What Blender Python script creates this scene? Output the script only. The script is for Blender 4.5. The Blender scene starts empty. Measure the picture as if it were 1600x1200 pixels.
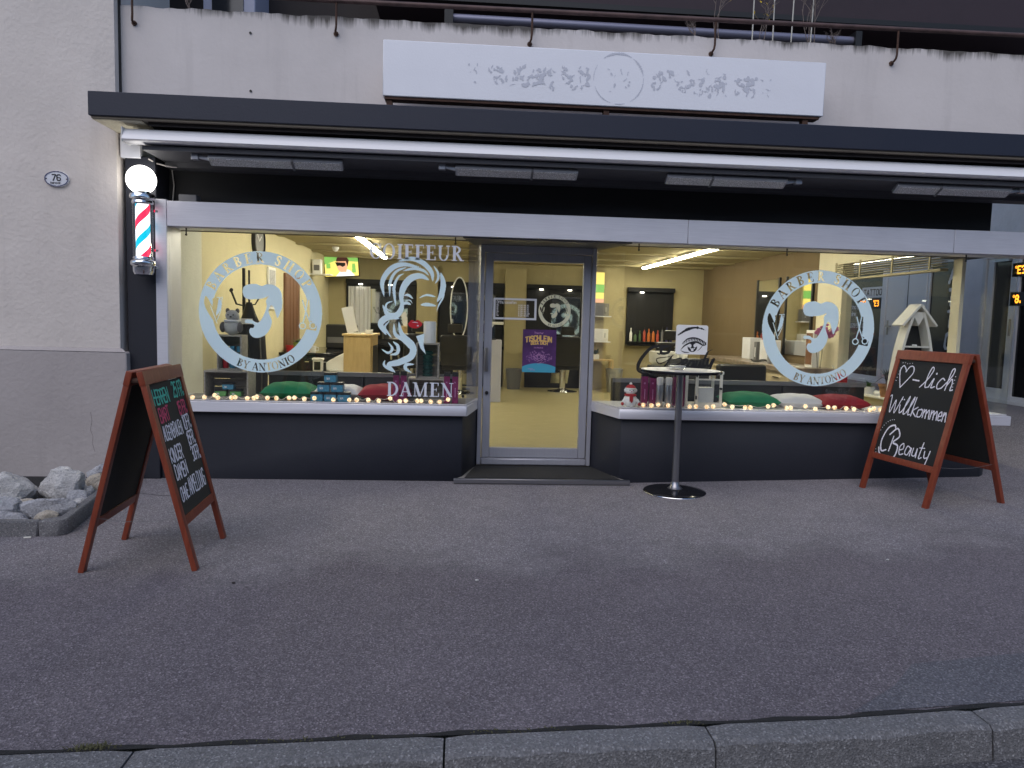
import bpy, bmesh, math, random
import numpy as np
from mathutils import Vector, Matrix, noise as mnoise
rad = math.radians
random.seed(7); RNG = np.random.default_rng(7)
S = bpy.context.scene
COL = S.collection

# ------------------------------------------------------------------ camera, sky, sun, exposure
PITCH, YAW, ROLL, FPX = 0.0876164, 0.070751, 0.0268306, 1150.0
CAM = Vector((0.0, -6.88356, 1.55))
fw = Vector((math.sin(YAW)*math.cos(PITCH), math.cos(YAW)*math.cos(PITCH), -math.sin(PITCH)))
r0 = Vector((math.cos(YAW), -math.sin(YAW), 0)); u0 = r0.cross(fw)
rt = math.cos(ROLL)*r0 + math.sin(ROLL)*u0; up = -math.sin(ROLL)*r0 + math.cos(ROLL)*u0
cd = bpy.data.cameras.new('camera'); cam = bpy.data.objects.new('camera', cd); COL.objects.link(cam)
cd.sensor_width = 36.0; cd.lens = FPX*36.0/1600.0; cd.clip_end = 2000; cd.clip_start = 0.05
cam.matrix_world = Matrix(((rt.x, up.x, -fw.x, CAM.x), (rt.y, up.y, -fw.y, CAM.y), (rt.z, up.z, -fw.z, CAM.z), (0, 0, 0, 1)))
S.camera = cam
SUN_EL, SUN_AZ = 46.0, 207.0      # overcast late afternoon, brighter part of the sky behind the viewer
w = bpy.data.worlds.new('World'); S.world = w; w.use_nodes = True
nt = w.node_tree; bg = nt.nodes['Background']
sk = nt.nodes.new('ShaderNodeTexSky'); sk.sky_type = 'NISHITA'; sk.sun_disc = False
sk.sun_elevation = rad(SUN_EL); sk.sun_rotation = rad(SUN_AZ); sk.air_density = 1.0; sk.dust_density = 1.0; sk.ozone_density = 2.0
nt.links.new(sk.outputs[0], bg.inputs[0]); bg.inputs[1].default_value = 0.09
sl = bpy.data.lights.new('sun', 'SUN'); sl.energy = 0.8; sl.angle = rad(60); sl.color = (1.0, 0.93, 0.90)
so = bpy.data.objects.new('sun', sl); COL.objects.link(so)
sd = Vector((math.sin(rad(SUN_AZ))*math.cos(rad(SUN_EL)), math.cos(rad(SUN_AZ))*math.cos(rad(SUN_EL)), math.sin(rad(SUN_EL))))
so.rotation_euler = sd.to_track_quat('Z', 'Y').to_euler(); so.location = (-6, -12, 14)
S.view_settings.view_transform = 'Standard'; S.view_settings.look = 'None'
S.view_settings.exposure = 0.66; S.view_settings.gamma = 1.0; S.view_settings.use_curve_mapping = False
S.cycles.max_bounces = 7; S.cycles.transparent_max_bounces = 20; S.cycles.diffuse_bounces = 3; S.cycles.glossy_bounces = 3
S.cycles.use_denoising = True

def at(x, y, Y):                       # a point of the photograph on the plane at depth Y
    d = fw + rt*((x-800)/FPX) - up*((y-600)/FPX)
    return CAM + d*((Y-CAM.y)/d.y)
def atz(x, y, Z):                      # ... on the level Z
    d = fw + rt*((x-800)/FPX) - up*((y-600)/FPX)
    return CAM + d*((Z-CAM.z)/d.z)

# ------------------------------------------------------------------ materials
M = {}
def nodes(name):
    m = bpy.data.materials.new(name); m.use_nodes = True
    n = m.node_tree; b = n.nodes['Principled BSDF']; M[name] = m
    return m, n, b
def N(n, t, **k):
    x = n.nodes.new(t)
    for a, v in k.items():
        if a.startswith('_'): setattr(x, a[1:], v)
        else: x.inputs[a.replace('_', ' ')].default_value = v
    return x
def coords(n, scale=(1, 1, 1), world=False):
    if world:
        g = N(n, 'ShaderNodeNewGeometry'); o = g.outputs['Position']
    else:
        g = N(n, 'ShaderNodeTexCoord'); o = g.outputs['Object']
    mp = N(n, 'ShaderNodeMapping'); mp.inputs['Scale'].default_value = scale
    n.links.new(o, mp.inputs[0]); return mp.outputs[0]
def ramp(n, src, stops):
    r = N(n, 'ShaderNodeValToRGB'); e = r.color_ramp.elements
    while len(e) < len(stops): e.new(0.5)
    for q, (p, c) in zip(e, stops): q.position = p; q.color = (*c, 1) if len(c) == 3 else c
    n.links.new(src, r.inputs[0]); return r.outputs[0]
def mix(n, a, b, f, mode='MIX'):
    x = N(n, 'ShaderNodeMix', _data_type='RGBA', _blend_type=mode)
    for i, v in ((0, f), (6, a), (7, b)):
        if hasattr(v, 'is_output'): n.links.new(v, x.inputs[i])
        else: x.inputs[i].default_value = v if i == 0 else (*v, 1)
    return x.outputs[2]
def noise(n, vec, scale, detail=4, rough=.55):
    x = N(n, 'ShaderNodeTexNoise', Scale=scale, Detail=detail, Roughness=rough); n.links.new(vec, x.inputs['Vector']); return x.outputs[0]
def bump(n, b, h, strength, dist=.01):
    x = N(n, 'ShaderNodeBump', Strength=strength, Distance=dist); n.links.new(h, x.inputs['Height']); n.links.new(x.outputs[0], b.inputs['Normal'])
def pm(name, col, rough=.6, metal=0.0, var=.0, vs=6.0, bmp=0.0, bs=80.0, emit=None, es=0.0, stretch=(1, 1, 1), coat=0.0, spec=.5):
    m, n, b = nodes(name)
    b.inputs['Base Color'].default_value = (*col, 1); b.inputs['Roughness'].default_value = rough; b.inputs['Metallic'].default_value = metal
    b.inputs['Specular IOR Level'].default_value = spec
    if coat: b.inputs['Coat Weight'].default_value = coat
    if var or bmp:
        v = coords(n, stretch)
        if var:
            f = noise(n, v, vs, 5)
            lo = tuple(c*(1-var) for c in col); hi = tuple(min(1, c*(1+var)) for c in col)
            n.links.new(ramp(n, f, [(.3, lo), (.7, hi)]), b.inputs['Base Color'])
            rr = N(n, 'ShaderNodeMapRange'); rr.inputs['To Min'].default_value = max(.05, rough-.08); rr.inputs['To Max'].default_value = min(1, rough+.12)
            n.links.new(f, rr.inputs[0]); n.links.new(rr.outputs[0], b.inputs['Roughness'])
        if bmp: bump(n, b, noise(n, v, bs, 3), bmp)
    if emit: b.inputs['Emission Color'].default_value = (*emit, 1); b.inputs['Emission Strength'].default_value = es
    return m

def m_asphalt(name, base, light, dark, damp=False):
    m, n, b = nodes(name); v = coords(n, world=True)
    big = noise(n, v, .45, 4, .6); mid = noise(n, v, 3.1, 5, .65); fine = noise(n, v, 120, 2)
    c = ramp(n, big, [(.32, tuple(x*.74 for x in base)), (.68, tuple(x*1.2 for x in base))])
    c = mix(n, c, ramp(n, mid, [(.35, (.72, .72, .74)), (.65, (1.18, 1.16, 1.16))]), .75, 'MULTIPLY')
    vo = N(n, 'ShaderNodeTexVoronoi', Scale=150.0, Randomness=1.0); n.links.new(v, vo.inputs['Vector'])
    wn = N(n, 'ShaderNodeTexWhiteNoise'); n.links.new(vo.outputs['Color'], wn.inputs[0])
    g = ramp(n, wn.outputs[0], [(0.0, dark), (.22, tuple(x*.8 for x in base)), (.62, tuple(x*1.15 for x in base)), (.9, light), (1.0, tuple(min(1, x*1.7) for x in light))])
    c = mix(n, c, g, .6)
    vo2 = N(n, 'ShaderNodeTexVoronoi', Scale=42.0, Randomness=1.0); n.links.new(v, vo2.inputs['Vector'])
    wn2 = N(n, 'ShaderNodeTexWhiteNoise'); n.links.new(vo2.outputs['Color'], wn2.inputs[0])
    th = ramp(n, wn2.outputs[0], [(.975, (0, 0, 0)), (.98, (1, 1, 1))]); near = ramp(n, vo2.outputs['Distance'], [(.14, (1, 1, 1)), (.2, (0, 0, 0))])
    sp = mix(n, th, near, 1.0, 'MULTIPLY')
    c = mix(n, c, tuple(min(1, x*1.5) for x in light), sp)
    if damp:                                 # dry pale asphalt near the house, damp darker asphalt towards the street, ragged tide line
        ge = N(n, 'ShaderNodeNewGeometry'); sp_ = N(n, 'ShaderNodeSeparateXYZ'); n.links.new(ge.outputs['Position'], sp_.inputs[0])
        e1 = noise(n, v, .9, 6, .7); wv = N(n, 'ShaderNodeMath', _operation='MULTIPLY_ADD'); wv.inputs[1].default_value = 2.6; n.links.new(e1, wv.inputs[0]); n.links.new(sp_.outputs['Y'], wv.inputs[2])
        sx2 = N(n, 'ShaderNodeMath', _operation='MULTIPLY_ADD'); sx2.inputs[1].default_value = -.12; n.links.new(sp_.outputs['X'], sx2.inputs[0]); n.links.new(wv.outputs[0], sx2.inputs[2])
        mr = N(n, 'ShaderNodeMapRange'); mr.inputs['From Min'].default_value = -1.35; mr.inputs['From Max'].default_value = -.75; n.links.new(sx2.outputs[0], mr.inputs[0])
        c = mix(n, c, ramp(n, mr.outputs[0], [(0, (.84, .80, .84)), (.5, (1.0, .99, 1.0)), (1, (1.22, 1.22, 1.22))]), 1.0, 'MULTIPLY')
    n.links.new(c, b.inputs['Base Color']); b.inputs['Roughness'].default_value = .85
    hh = N(n, 'ShaderNodeMath', _operation='ADD'); n.links.new(vo.outputs['Distance'], hh.inputs[0]); n.links.new(fine, hh.inputs[1])
    bump(n, b, hh.outputs[0], .55, .006)
m_asphalt('asphalt', (.150, .139, .152), (.28, .265, .28), (.055, .050, .058), True)
m_asphalt('road_asphalt', (.075, .073, .08), (.2, .2, .21), (.025, .025, .03))

def m_plaster(name, col, ztop=None, scale=1.0):
    m, n, b = nodes(name); v = coords(n, world=True)
    f = noise(n, v, 1.3*scale, 5, .6); g = noise(n, v, 26*scale, 4, .6)
    c = ramp(n, f, [(.3, tuple(x*.92 for x in col)), (.7, tuple(min(1, x*1.04) for x in col))])
    st = coords(n, (3.2, 3.2, .35), world=True); s1 = noise(n, st, 1.6, 5, .6)
    c = mix(n, c, tuple(x*.80 for x in col), ramp(n, s1, [(.56, (0, 0, 0)), (.78, (.55, .55, .55))]))
    if ztop is not None:                    # soot and moss stains running down from the coping
        sep = N(n, 'ShaderNodeSeparateXYZ'); ge = N(n, 'ShaderNodeNewGeometry'); n.links.new(ge.outputs['Position'], sep.inputs[0])
        mr = N(n, 'ShaderNodeMapRange'); mr.inputs['From Min'].default_value = ztop-.42; mr.inputs['From Max'].default_value = ztop
        n.links.new(sep.outputs['Z'], mr.inputs[0])
        dr = coords(n, (9, 9, .5), world=True); d1 = noise(n, dr, 1.3, 7, .75); lo_ = noise(n, v, .8, 3, .6); d2 = N(n, 'ShaderNodeMath', _operation='MULTIPLY_ADD'); d2.inputs[1].default_value = 1.5; d2.inputs[2].default_value = -.72; n.links.new(lo_, d2.inputs[0]); d3 = N(n, 'ShaderNodeMath', _operation='ADD'); n.links.new(d1, d3.inputs[0]); n.links.new(d2.outputs[0], d3.inputs[1]); d1 = d3.outputs[0]
        ad = N(n, 'ShaderNodeMath', _operation='MULTIPLY'); p = N(n, 'ShaderNodeMath', _operation='POWER'); p.inputs[1].default_value = 2.2
        n.links.new(mr.outputs[0], p.inputs[0]); n.links.new(p.outputs[0], ad.inputs[0]); n.links.new(d1, ad.inputs[1])
        c = mix(n, c, (.075, .068, .06), ramp(n, ad.outputs[0], [(.34, (0, 0, 0)), (.56, (.9, .9, .9))]))
    n.links.new(c, b.inputs['Base Color']); b.inputs['Roughness'].default_value = .9; b.inputs['Specular IOR Level'].default_value = .2
    hh = N(n, 'ShaderNodeMath', _operation='MULTIPLY_ADD'); n.links.new(g, hh.inputs[0]); hh.inputs[1].default_value = .35; n.links.new(f, hh.inputs[2])
    bump(n, b, hh.outputs[0], .5 if ztop is None else .22, .03)
m_plaster('plaster', (.74, .68, .635)); m_plaster('parapet_plaster', (.69, .645, .63), 4.21); m_plaster('plinth_plaster', (.43, .395, .39))
m_plaster('neighbour_plaster', (.66, .66, .70), None, 3)
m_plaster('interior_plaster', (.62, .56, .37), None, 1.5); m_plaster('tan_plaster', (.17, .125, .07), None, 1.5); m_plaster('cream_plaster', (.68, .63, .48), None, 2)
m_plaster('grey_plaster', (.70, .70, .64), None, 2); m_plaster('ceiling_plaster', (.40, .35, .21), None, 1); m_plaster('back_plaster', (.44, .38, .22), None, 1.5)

def m_metal(name, col, rough, stretch=(.6, 30, 30), metal=.9):
    m, n, b = nodes(name); v = coords(n, stretch, world=True); f = noise(n, v, 8, 6, .6)
    v2 = coords(n, world=True); g = noise(n, v2, 1.1, 4)
    c = ramp(n, f, [(.3, tuple(x*.86 for x in col)), (.7, col)]); c = mix(n, c, ramp(n, g, [(.3, (.86, .86, .88)), (.7, (1, 1, 1))]), 1.0, 'MULTIPLY')
    n.links.new(c, b.inputs['Base Color']); b.inputs['Metallic'].default_value = metal
    mr = N(n, 'ShaderNodeMapRange'); mr.inputs['To Min'].default_value = rough-.08; mr.inputs['To Max'].default_value = rough+.12
    n.links.new(f, mr.inputs[0]); n.links.new(mr.outputs[0], b.inputs['Roughness'])
m_metal('aluminium', (.80, .80, .86), .42, metal=.35); m_metal('door_aluminium', (.46, .47, .53), .38, (30, 30, .6), .35)
def m_paint(name, col, dirt, rough):
    m, n, b = nodes(name); v = coords(n, world=True); f = noise(n, v, 1.6, 6, .65); g = noise(n, v, 60, 3)
    c = mix(n, col, dirt, ramp(n, f, [(.5, (0, 0, 0)), (.8, (.5, .5, .5))])); n.links.new(c, b.inputs['Base Color']); b.inputs['Roughness'].default_value = rough
    bump(n, b, g, .18, .006)
m_paint('anthracite', (.011, .013, .022), (.020, .021, .03), .62); m_paint('canopy_paint', (.014, .018, .036), (.022, .025, .04), .55)
m_paint('black_paint', (.006, .006, .008), (.010, .010, .012), .7); m_paint('soffit_grey', (.085, .085, .095), (.06, .06, .065), .6)
m_paint('white_paint', (.86, .87, .93), (.78, .79, .85), .35); m_paint('soffit_brown', (.20, .17, .13), (.08, .07, .06), .8); m_paint('dark_brown', (.034, .027, .026), (.02, .017, .018), .8)
m_paint('purple_brown', (.035, .022, .030), (.02, .014, .02), .7)
def m_wood(name, a, c2, rough, axis=(1, 14, 14), sc=3.0):
    m, n, b = nodes(name); v = coords(n, axis); f = noise(n, v, sc, 6, .65)
    n.links.new(ramp(n, f, [(.3, a), (.7, c2)]), b.inputs['Base Color']); b.inputs['Roughness'].default_value = rough; bump(n, b, f, .15, .004)
m_wood('red_wood', (.17, .030, .014), (.27, .058, .026), .42, (14, 14, 1)); m_wood('light_wood', (.52, .37, .17), (.64, .47, .24), .5, (9, 9, 1)); m_wood('brown_wood', (.12, .05, .022), (.21, .095, .045), .5, (12, 12, 1))
m_wood('grey_wood', (.22, .20, .18), (.40, .37, .33), .75, (1, 10, 10), 4); m_wood('white_wood', (.66, .64, .57), (.78, .76, .70), .6, (8, 8, 1)); m_wood('floor_wood', (.37, .32, .16), (.50, .44, .24), .45, (2, 16, 16), 2.2)
def m_glass(name, tint, k=1.0):
    m = bpy.data.materials.new(name); m.use_nodes = True; n = m.node_tree; n.nodes.clear(); M[name] = m
    o = N(n, 'ShaderNodeOutputMaterial'); t = N(n, 'ShaderNodeBsdfTransparent'); t.inputs[0].default_value = (*tint, 1)
    g = N(n, 'ShaderNodeBsdfGlossy', Roughness=.015); g.inputs[0].default_value = (1, 1, 1, 1)
    ge = N(n, 'ShaderNodeNewGeometry'); dt = N(n, 'ShaderNodeVectorMath', _operation='DOT_PRODUCT'); n.links.new(ge.outputs['Normal'], dt.inputs[0]); n.links.new(ge.outputs['Incoming'], dt.inputs[1])
    ab = N(n, 'ShaderNodeMath', _operation='ABSOLUTE'); n.links.new(dt.outputs['Value'], ab.inputs[0]); iv = N(n, 'ShaderNodeMath', _operation='SUBTRACT'); iv.inputs[0].default_value = 1.0; n.links.new(ab.outputs[0], iv.inputs[1])
    pw = N(n, 'ShaderNodeMath', _operation='POWER'); pw.inputs[1].default_value = 5.0; n.links.new(iv.outputs[0], pw.inputs[0])
    mu = N(n, 'ShaderNodeMath', _operation='MULTIPLY_ADD'); mu.inputs[1].default_value = 1-.04*k; mu.inputs[2].default_value = .04*k; n.links.new(pw.outputs[0], mu.inputs[0])   # Schlick
    mx = N(n, 'ShaderNodeMixShader'); n.links.new(mu.outputs[0], mx.inputs[0]); n.links.new(t.outputs[0], mx.inputs[1]); n.links.new(g.outputs[0], mx.inputs[2]); n.links.new(mx.outputs[0], o.inputs[0])
m_glass('glass', (.97, .98, .97)); m_glass('clear_glass', (.96, .97, .98), 1.4)
def m_film(name, col):
    m = bpy.data.materials.new(name); m.use_nodes = True; n = m.node_tree; n.nodes.clear(); M[name] = m
    o = N(n, 'ShaderNodeOutputMaterial'); d = N(n, 'ShaderNodeBsdfDiffuse'); t = N(n, 'ShaderNodeBsdfTranslucent'); d.inputs[0].default_value = (*col, 1); t.inputs[0].default_value = (*col, 1)
    mx = N(n, 'ShaderNodeMixShader'); mx.inputs[0].default_value = .15; n.links.new(d.outputs[0], mx.inputs[1]); n.links.new(t.outputs[0], mx.inputs[2]); n.links.new(mx.outputs[0], o.inputs[0])
m_film('blue_film', (.70, .88, .97)); m_film('grey_film', (.72, .76, .86)); m_film('cream_film', (.72, .72, .56))
def m_stone(name, a, b2, c2):
    m, n, b = nodes(name); v = coords(n, world=True); f = noise(n, v, 5, 6, .7); st = coords(n, (14, 5, 22), world=True); g = noise(n, st, 3, 6, .75)
    c = ramp(n, f, [(.3, a), (.7, b2)]); c = mix(n, c, c2, ramp(n, g, [(.52, (0, 0, 0)), (.66, (.7, .7, .7))])); sp2 = noise(n, v, 90, 3, .7); c = mix(n, c, ramp(n, sp2, [(.35, (.80, .80, .82)), (.65, (1.25, 1.25, 1.22))]), 1.0, 'MULTIPLY')
    n.links.new(c, b.inputs['Base Color']); b.inputs['Roughness'].default_value = .8; bump(n, b, g, 1.0, .03)
m_stone('white_stone', (.56, .55, .56), (.74, .73, .72), (.24, .24, .26)); m_stone('grey_stone', (.42, .43, .47), (.62, .62, .66), (.20, .20, .23)); m_stone('tan_stone', (.50, .44, .36), (.64, .58, .50), (.28, .24, .2))
m_asphalt('granite', (.15, .15, .158), (.24, .24, .25), (.085, .085, .09)); m_asphalt('edging_concrete', (.16, .16, .17), (.23, .23, .235), (.09, .09, .095))
pm('concrete', (.21, .20, .195), .85, var=.2, bmp=.3); pm('chalkboard', (.012, .013, .013), .75, var=.3, vs=3); pm('chrome', (.75, .76, .78), .12, 1.0); pm('steel', (.30, .30, .32), .3, .9)
pm('rust', (.085, .045, .032), .8, .2, var=.35, vs=20, bmp=.3); pm('rail_paint', (.10, .06, .055), .55, .2, var=.3, vs=9); pm('black', (.012, .012, .013), .5); pm('black_gloss', (.010, .010, .012), .12); pm('black_leather', (.016, .016, .019), .38, bmp=.15, bs=60)
pm('rubber_mat', (.015, .015, .016), .9, bmp=.6, bs=150, var=.3, vs=20); pm('white', (.78, .78, .78), .5); pm('white_gloss', (.8, .8, .8), .2); pm('white_frame', (.72, .73, .78), .4); pm('lilac_panel', (.52, .53, .66), .45)
pm('chalk_white', (.78, .76, .84), .9); pm('chalk_teal', (.10, .55, .42), .9); pm('chalk_pink', (.62, .08, .17), .9); pm('lip_red', (.50, .012, .022), .4); pm('ink', (.008, .008, .010), .6); pm('letter_white', (.7, .7, .74), .5)
pm('cushion_green', (.010, .17, .075), .9, bmp=.25, bs=200, var=.15); pm('cushion_white', (.66, .66, .70), .9, bmp=.25, bs=200); pm('cushion_red', (.24, .010, .022), .9, bmp=.25, bs=200, var=.15)
pm('tin_blue', (.06, .23, .36), .35, var=.25, vs=40); pm('tin_green', (.10, .32, .10), .35); pm('magenta', (.20, .016, .10), .35, var=.25); pm('dark_green', (.015, .06, .05), .3); pm('silver', (.42, .43, .47), .3, .6); pm('terracotta', (.34, .17, .075), .8, var=.15); pm('leaf', (.045, .10, .03), .5, var=.3); pm('dark_leaf', (.012, .022, .014), .5); pm('orchid_pink', (.55, .16, .36), .6, var=.4, vs=60)
pm('plush_grey', (.5, .49, .49), .95, var=.25, bmp=.5, bs=150); pm('plush_dark', (.13, .12, .12), .95, bmp=.5, bs=150); pm('snow_white', (.86, .85, .85), .6); pm('santa_red', (.42, .015, .02), .6); pm('wax', (.72, .68, .66), .5); pm('marble', (.24, .19, .15), .3, var=.45, vs=9); pm('beige', (.5, .42, .28), .5)
pm('mirror', (.75, .76, .76), .03, 1.0); pm('bottle_orange', (.55, .16, .03), .3); pm('bottle_red', (.45, .07, .04), .3); pm('bottle_green', (.08, .14, .06), .3); pm('bottle_blue', (.03, .03, .12), .3); pm('enamel', (.72, .74, .80), .25); pm('enamel_blue', (.02, .03, .12), .3); pm('grey_plastic', (.14, .14, .15), .5); pm('twig', (.20, .16, .14), .9); pm('bamboo', (.52, .50, .44), .7); pm('yellow_leaf', (.62, .42, .02), .7); pm('deck', (.22, .21, .22), .35, var=.1); pm('lilac_metal', (.20, .20, .27), .4, .4); pm('heater_grille', (.55, .55, .56), .5, .2, var=.75, vs=150); pm('residue', (.60, .62, .70), .8); pm('poster_purple', (.075, .022, .12), .5, var=.5, vs=5); pm('poster_cyan', (.06, .36, .52), .5); pm('poster_yellow', (.75, .48, .14), .5); pm('poster_pink', (.55, .28, .52), .5); pm('wire', (.62, .58, .54), .5); pm('butt', (.7, .68, .62), .8); pm('blind_cream', (.30, .26, .15), .6); pm('dark_window', (.012, .013, .017), .08)
def em(name, col, s):
    m, n, b = nodes(name); b.inputs['Base Color'].default_value = (*[c*.5 for c in col], 1); b.inputs['Emission Color'].default_value = (*col, 1); b.inputs['Emission Strength'].default_value = s
em('tube_light', (1.0, .93, .72), 40.0); em('globe_light', (1.0, .97, .92), 3.2); em('pole_white', (1.0, .97, .98), 1.15); em('pole_red', (.72, .03, .06), .75); em('pole_blue', (.06, .16, .50), .7); em('pole_teal', (.0, .50, .50), .75); em('led_orange', (1.0, .30, .02), 2.4); em('fill_light', (1.0, .93, .75), 9.0)
em('screen_green', (.20, .46, .10), .8); em('screen_yellow', (.85, .66, .16), .9); em('screen_skin', (.72, .36, .22), .9); em('screen_hair', (.07, .02, .015), .5); em('screen_white', (.85, .85, .82), 1.0); em('screen_black', (.01, .01, .01), .2)
mb, nb_, bb = nodes('bulb_light')
_v = coords(nb_, world=True); _f = noise(nb_, _v, 70, 2)
nb_.links.new(ramp(nb_, _f, [(.38, (.55, .22, .05)), (.6, (1, .84, .55))]), bb.inputs['Emission Color']); bb.inputs['Emission Strength'].default_value = .85; bb.inputs['Base Color'].default_value = (.7, .6, .4, 1); bb.inputs['Roughness'].default_value = .2

# ------------------------------------------------------------------ mesh helpers
class G:
    def __init__(s): s.v = []; s.f = []
    def add(s, vs, fs):
        o = len(s.v); s.v += [tuple(v) for v in vs]; s.f += [tuple(i+o for i in f) for f in fs]; return s
    def box(s, x0, x1, y0, y1, z0, z1, m=None):
        vs = [Vector((x, y, z)) for z in (z0, z1) for x, y in ((x0, y0), (x1, y0), (x1, y1), (x0, y1))]
        if m is not None: vs = [m @ v for v in vs]
        return s.add(vs, [(3, 2, 1, 0), (4, 5, 6, 7), (0, 1, 5, 4), (1, 2, 6, 5), (2, 3, 7, 6), (3, 0, 4, 7)])
    def prism(s, poly, z0, z1, m=None):     # polygon in xy, counter-clockwise, extruded in z
        n = len(poly); vs = [Vector((x, y, z0)) for x, y in poly]+[Vector((x, y, z1)) for x, y in poly]
        if m is not None: vs = [m @ v for v in vs]
        return s.add(vs, [tuple(range(n))[::-1], tuple(range(n, 2*n))]+[(i, (i+1) % n, (i+1) % n+n, i+n) for i in range(n)])
    def cyl(s, a, b, ra, rb=None, n=16, cap=True):
        a = Vector(a); b = Vector(b); rb = ra if rb is None else rb
        q = (b-a).to_track_quat('Z', 'Y'); vs = []
        for p, r in ((a, ra), (b, rb)):
            for i in range(n): t = 2*math.pi*i/n; vs.append(p+q @ Vector((r*math.cos(t), r*math.sin(t), 0)))
        fs = [(i, (i+1) % n, (i+1) % n+n, i+n) for i in range(n)]
        if cap: fs += [tuple(range(n))[::-1], tuple(range(n, 2*n))]
        return s.add(vs, fs)
    def lathe(s, prof, c=(0, 0, 0), n=24, m=None, sx=1, sy=1):   # profile of (r, z)
        c = Vector(c); vs = []
        for r, z in prof:
            for i in range(n):
                t = 2*math.pi*i/n; p = Vector((r*math.cos(t)*sx, r*math.sin(t)*sy, z))
                vs.append(c+(m @ p if m is not None else p))
        k = len(prof)
        fs = [(j*n+i, j*n+(i+1) % n, (j+1)*n+(i+1) % n, (j+1)*n+i) for j in range(k-1) for i in range(n)]
        fs += [tuple(range(n))[::-1], tuple((k-1)*n+i for i in range(n))]
        return s.add(vs, fs)
    def ball(s, c, rx, ry=None, rz=None, n=14, k=9, m=None):
        ry = rx if ry is None else ry; rz = rx if rz is None else rz
        prof = [(max(1e-4, math.sin(math.pi*j/k)), -math.cos(math.pi*j/k)) for j in range(k+1)]
        mm = Matrix.Diagonal((rx, ry, rz)); mm = (m.to_3x3() @ mm) if m is not None else mm
        return s.lathe(prof, c, n, mm)
    def tube(s, pts, r, n=8):
        pts = [Vector(p) for p in pts]; vs = []; k = len(pts)
        for i, p in enumerate(pts):
            d = (pts[min(i+1, k-1)]-pts[max(i-1, 0)]); q = d.to_track_quat('Z', 'Y'); rr = r[i] if isinstance(r, (list, tuple)) else r
            for j in range(n): t = 2*math.pi*j/n; vs.append(p+q @ Vector((rr*math.cos(t), rr*math.sin(t), 0)))
        fs = [(j*n+i, j*n+(i+1) % n, (j+1)*n+(i+1) % n, (j+1)*n+i) for j in range(k-1) for i in range(n)]
        fs += [tuple(range(n))[::-1], tuple((k-1)*n+i for i in range(n))]
        return s.add(vs, fs)
    def beam(s, a, b, wx, wy, side=(0, 1, 0)):      # rectangular bar from a to b; wx across, wy along 'side'
        a = Vector(a); b = Vector(b); d = (b-a).normalized(); sy = Vector(side); sy = (sy-d*sy.dot(d)).normalized(); sx = sy.cross(d)
        vs = [p+sx*(i*wx/2)+sy*(j*wy/2) for p in (a, b) for i, j in ((-1, -1), (1, -1), (1, 1), (-1, 1))]
        return s.add(vs, [(3, 2, 1, 0), (4, 5, 6, 7), (0, 1, 5, 4), (1, 2, 6, 5), (2, 3, 7, 6), (3, 0, 4, 7)])

def tag(o, label=None, cat=None, group=None, kind=None):
    for k, v in (('label', label), ('category', cat), ('group', group), ('kind', kind)):
        if v: o[k] = v
    return o
def obj(name, g, mat, parent=None, smooth=False, bevel=0.0, label=None, cat=None, group=None, kind=None, world=True, seg=1, loc=None):
    me = bpy.data.meshes.new(name)
    vs = g.v
    off = Vector((0, 0, 0))
    if parent is not None and world:
        off = parent.matrix_world.translation if parent.parent is None else parent.parent.location + parent.location
        off = Vector(parent['_org']) if '_org' in parent else off
    if loc is not None: off = Vector(loc)
    if off.length: vs = [(x-off.x, y-off.y, z-off.z) for x, y, z in vs]
    me.from_pydata(vs, [], g.f); me.update()
    bm = bmesh.new(); bm.from_mesh(me)
    bmesh.ops.recalc_face_normals(bm, faces=bm.faces)
    if bevel:
        ed = [e for e in bm.edges if len(e.link_faces) == 2 and e.calc_face_angle(0) > .6]
        bmesh.ops.bevel(bm, geom=ed, offset=bevel, segments=seg, affect='EDGES', profile=.7)
    bm.to_mesh(me); bm.free()
    if smooth or bevel:
        me.polygons.foreach_set('use_smooth', [True]*len(me.polygons)); me.set_sharp_from_angle(angle=rad(38))
    me.materials.append(M[mat] if isinstance(mat, str) else mat)
    o = bpy.data.objects.new(name, me); COL.objects.link(o)
    if parent is not None:
        o.parent = parent
    elif loc is not None: o.location = loc
    return tag(o, label, cat, group, kind)
ORG = {}
def thing(name, label, cat, loc=(0, 0, 0), rz=0.0, group=None):
    o = bpy.data.objects.new(name, None); COL.objects.link(o); o.location = loc; o.rotation_euler = (0, 0, rz); o.empty_display_size = .1
    return tag(o, label, cat, group)
def part(name, g, mat, t, **k):            # geometry given in world coordinates, thing not rotated
    root = t
    while root.parent is not None: root = root.parent
    loc = Vector(root.location)
    g.v = [(x-loc.x, y-loc.y, z-loc.z) for x, y, z in g.v]
    return obj(name, g, mat, t, world=False, **k)
def lpart(name, g, mat, t, **k): return obj(name, g, mat, t, world=False, **k)      # geometry in the thing's own coordinates
def single(name, g, mat, label, cat, loc, group=None, **k): return obj(name, g, mat, None, label=label, cat=cat, group=group, loc=loc, **k)
def clone(root, loc, rz, label, group=None):
    r = root.copy(); COL.objects.link(r); r.location = loc; r.rotation_euler = (0, 0, rz); r['label'] = label
    if group: r['group'] = group
    for ch in list(root.children):
        c = ch.copy(); COL.objects.link(c); c.parent = r
        for gc in list(ch.children):
            d = gc.copy(); COL.objects.link(d); d.parent = c
    return r

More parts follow.
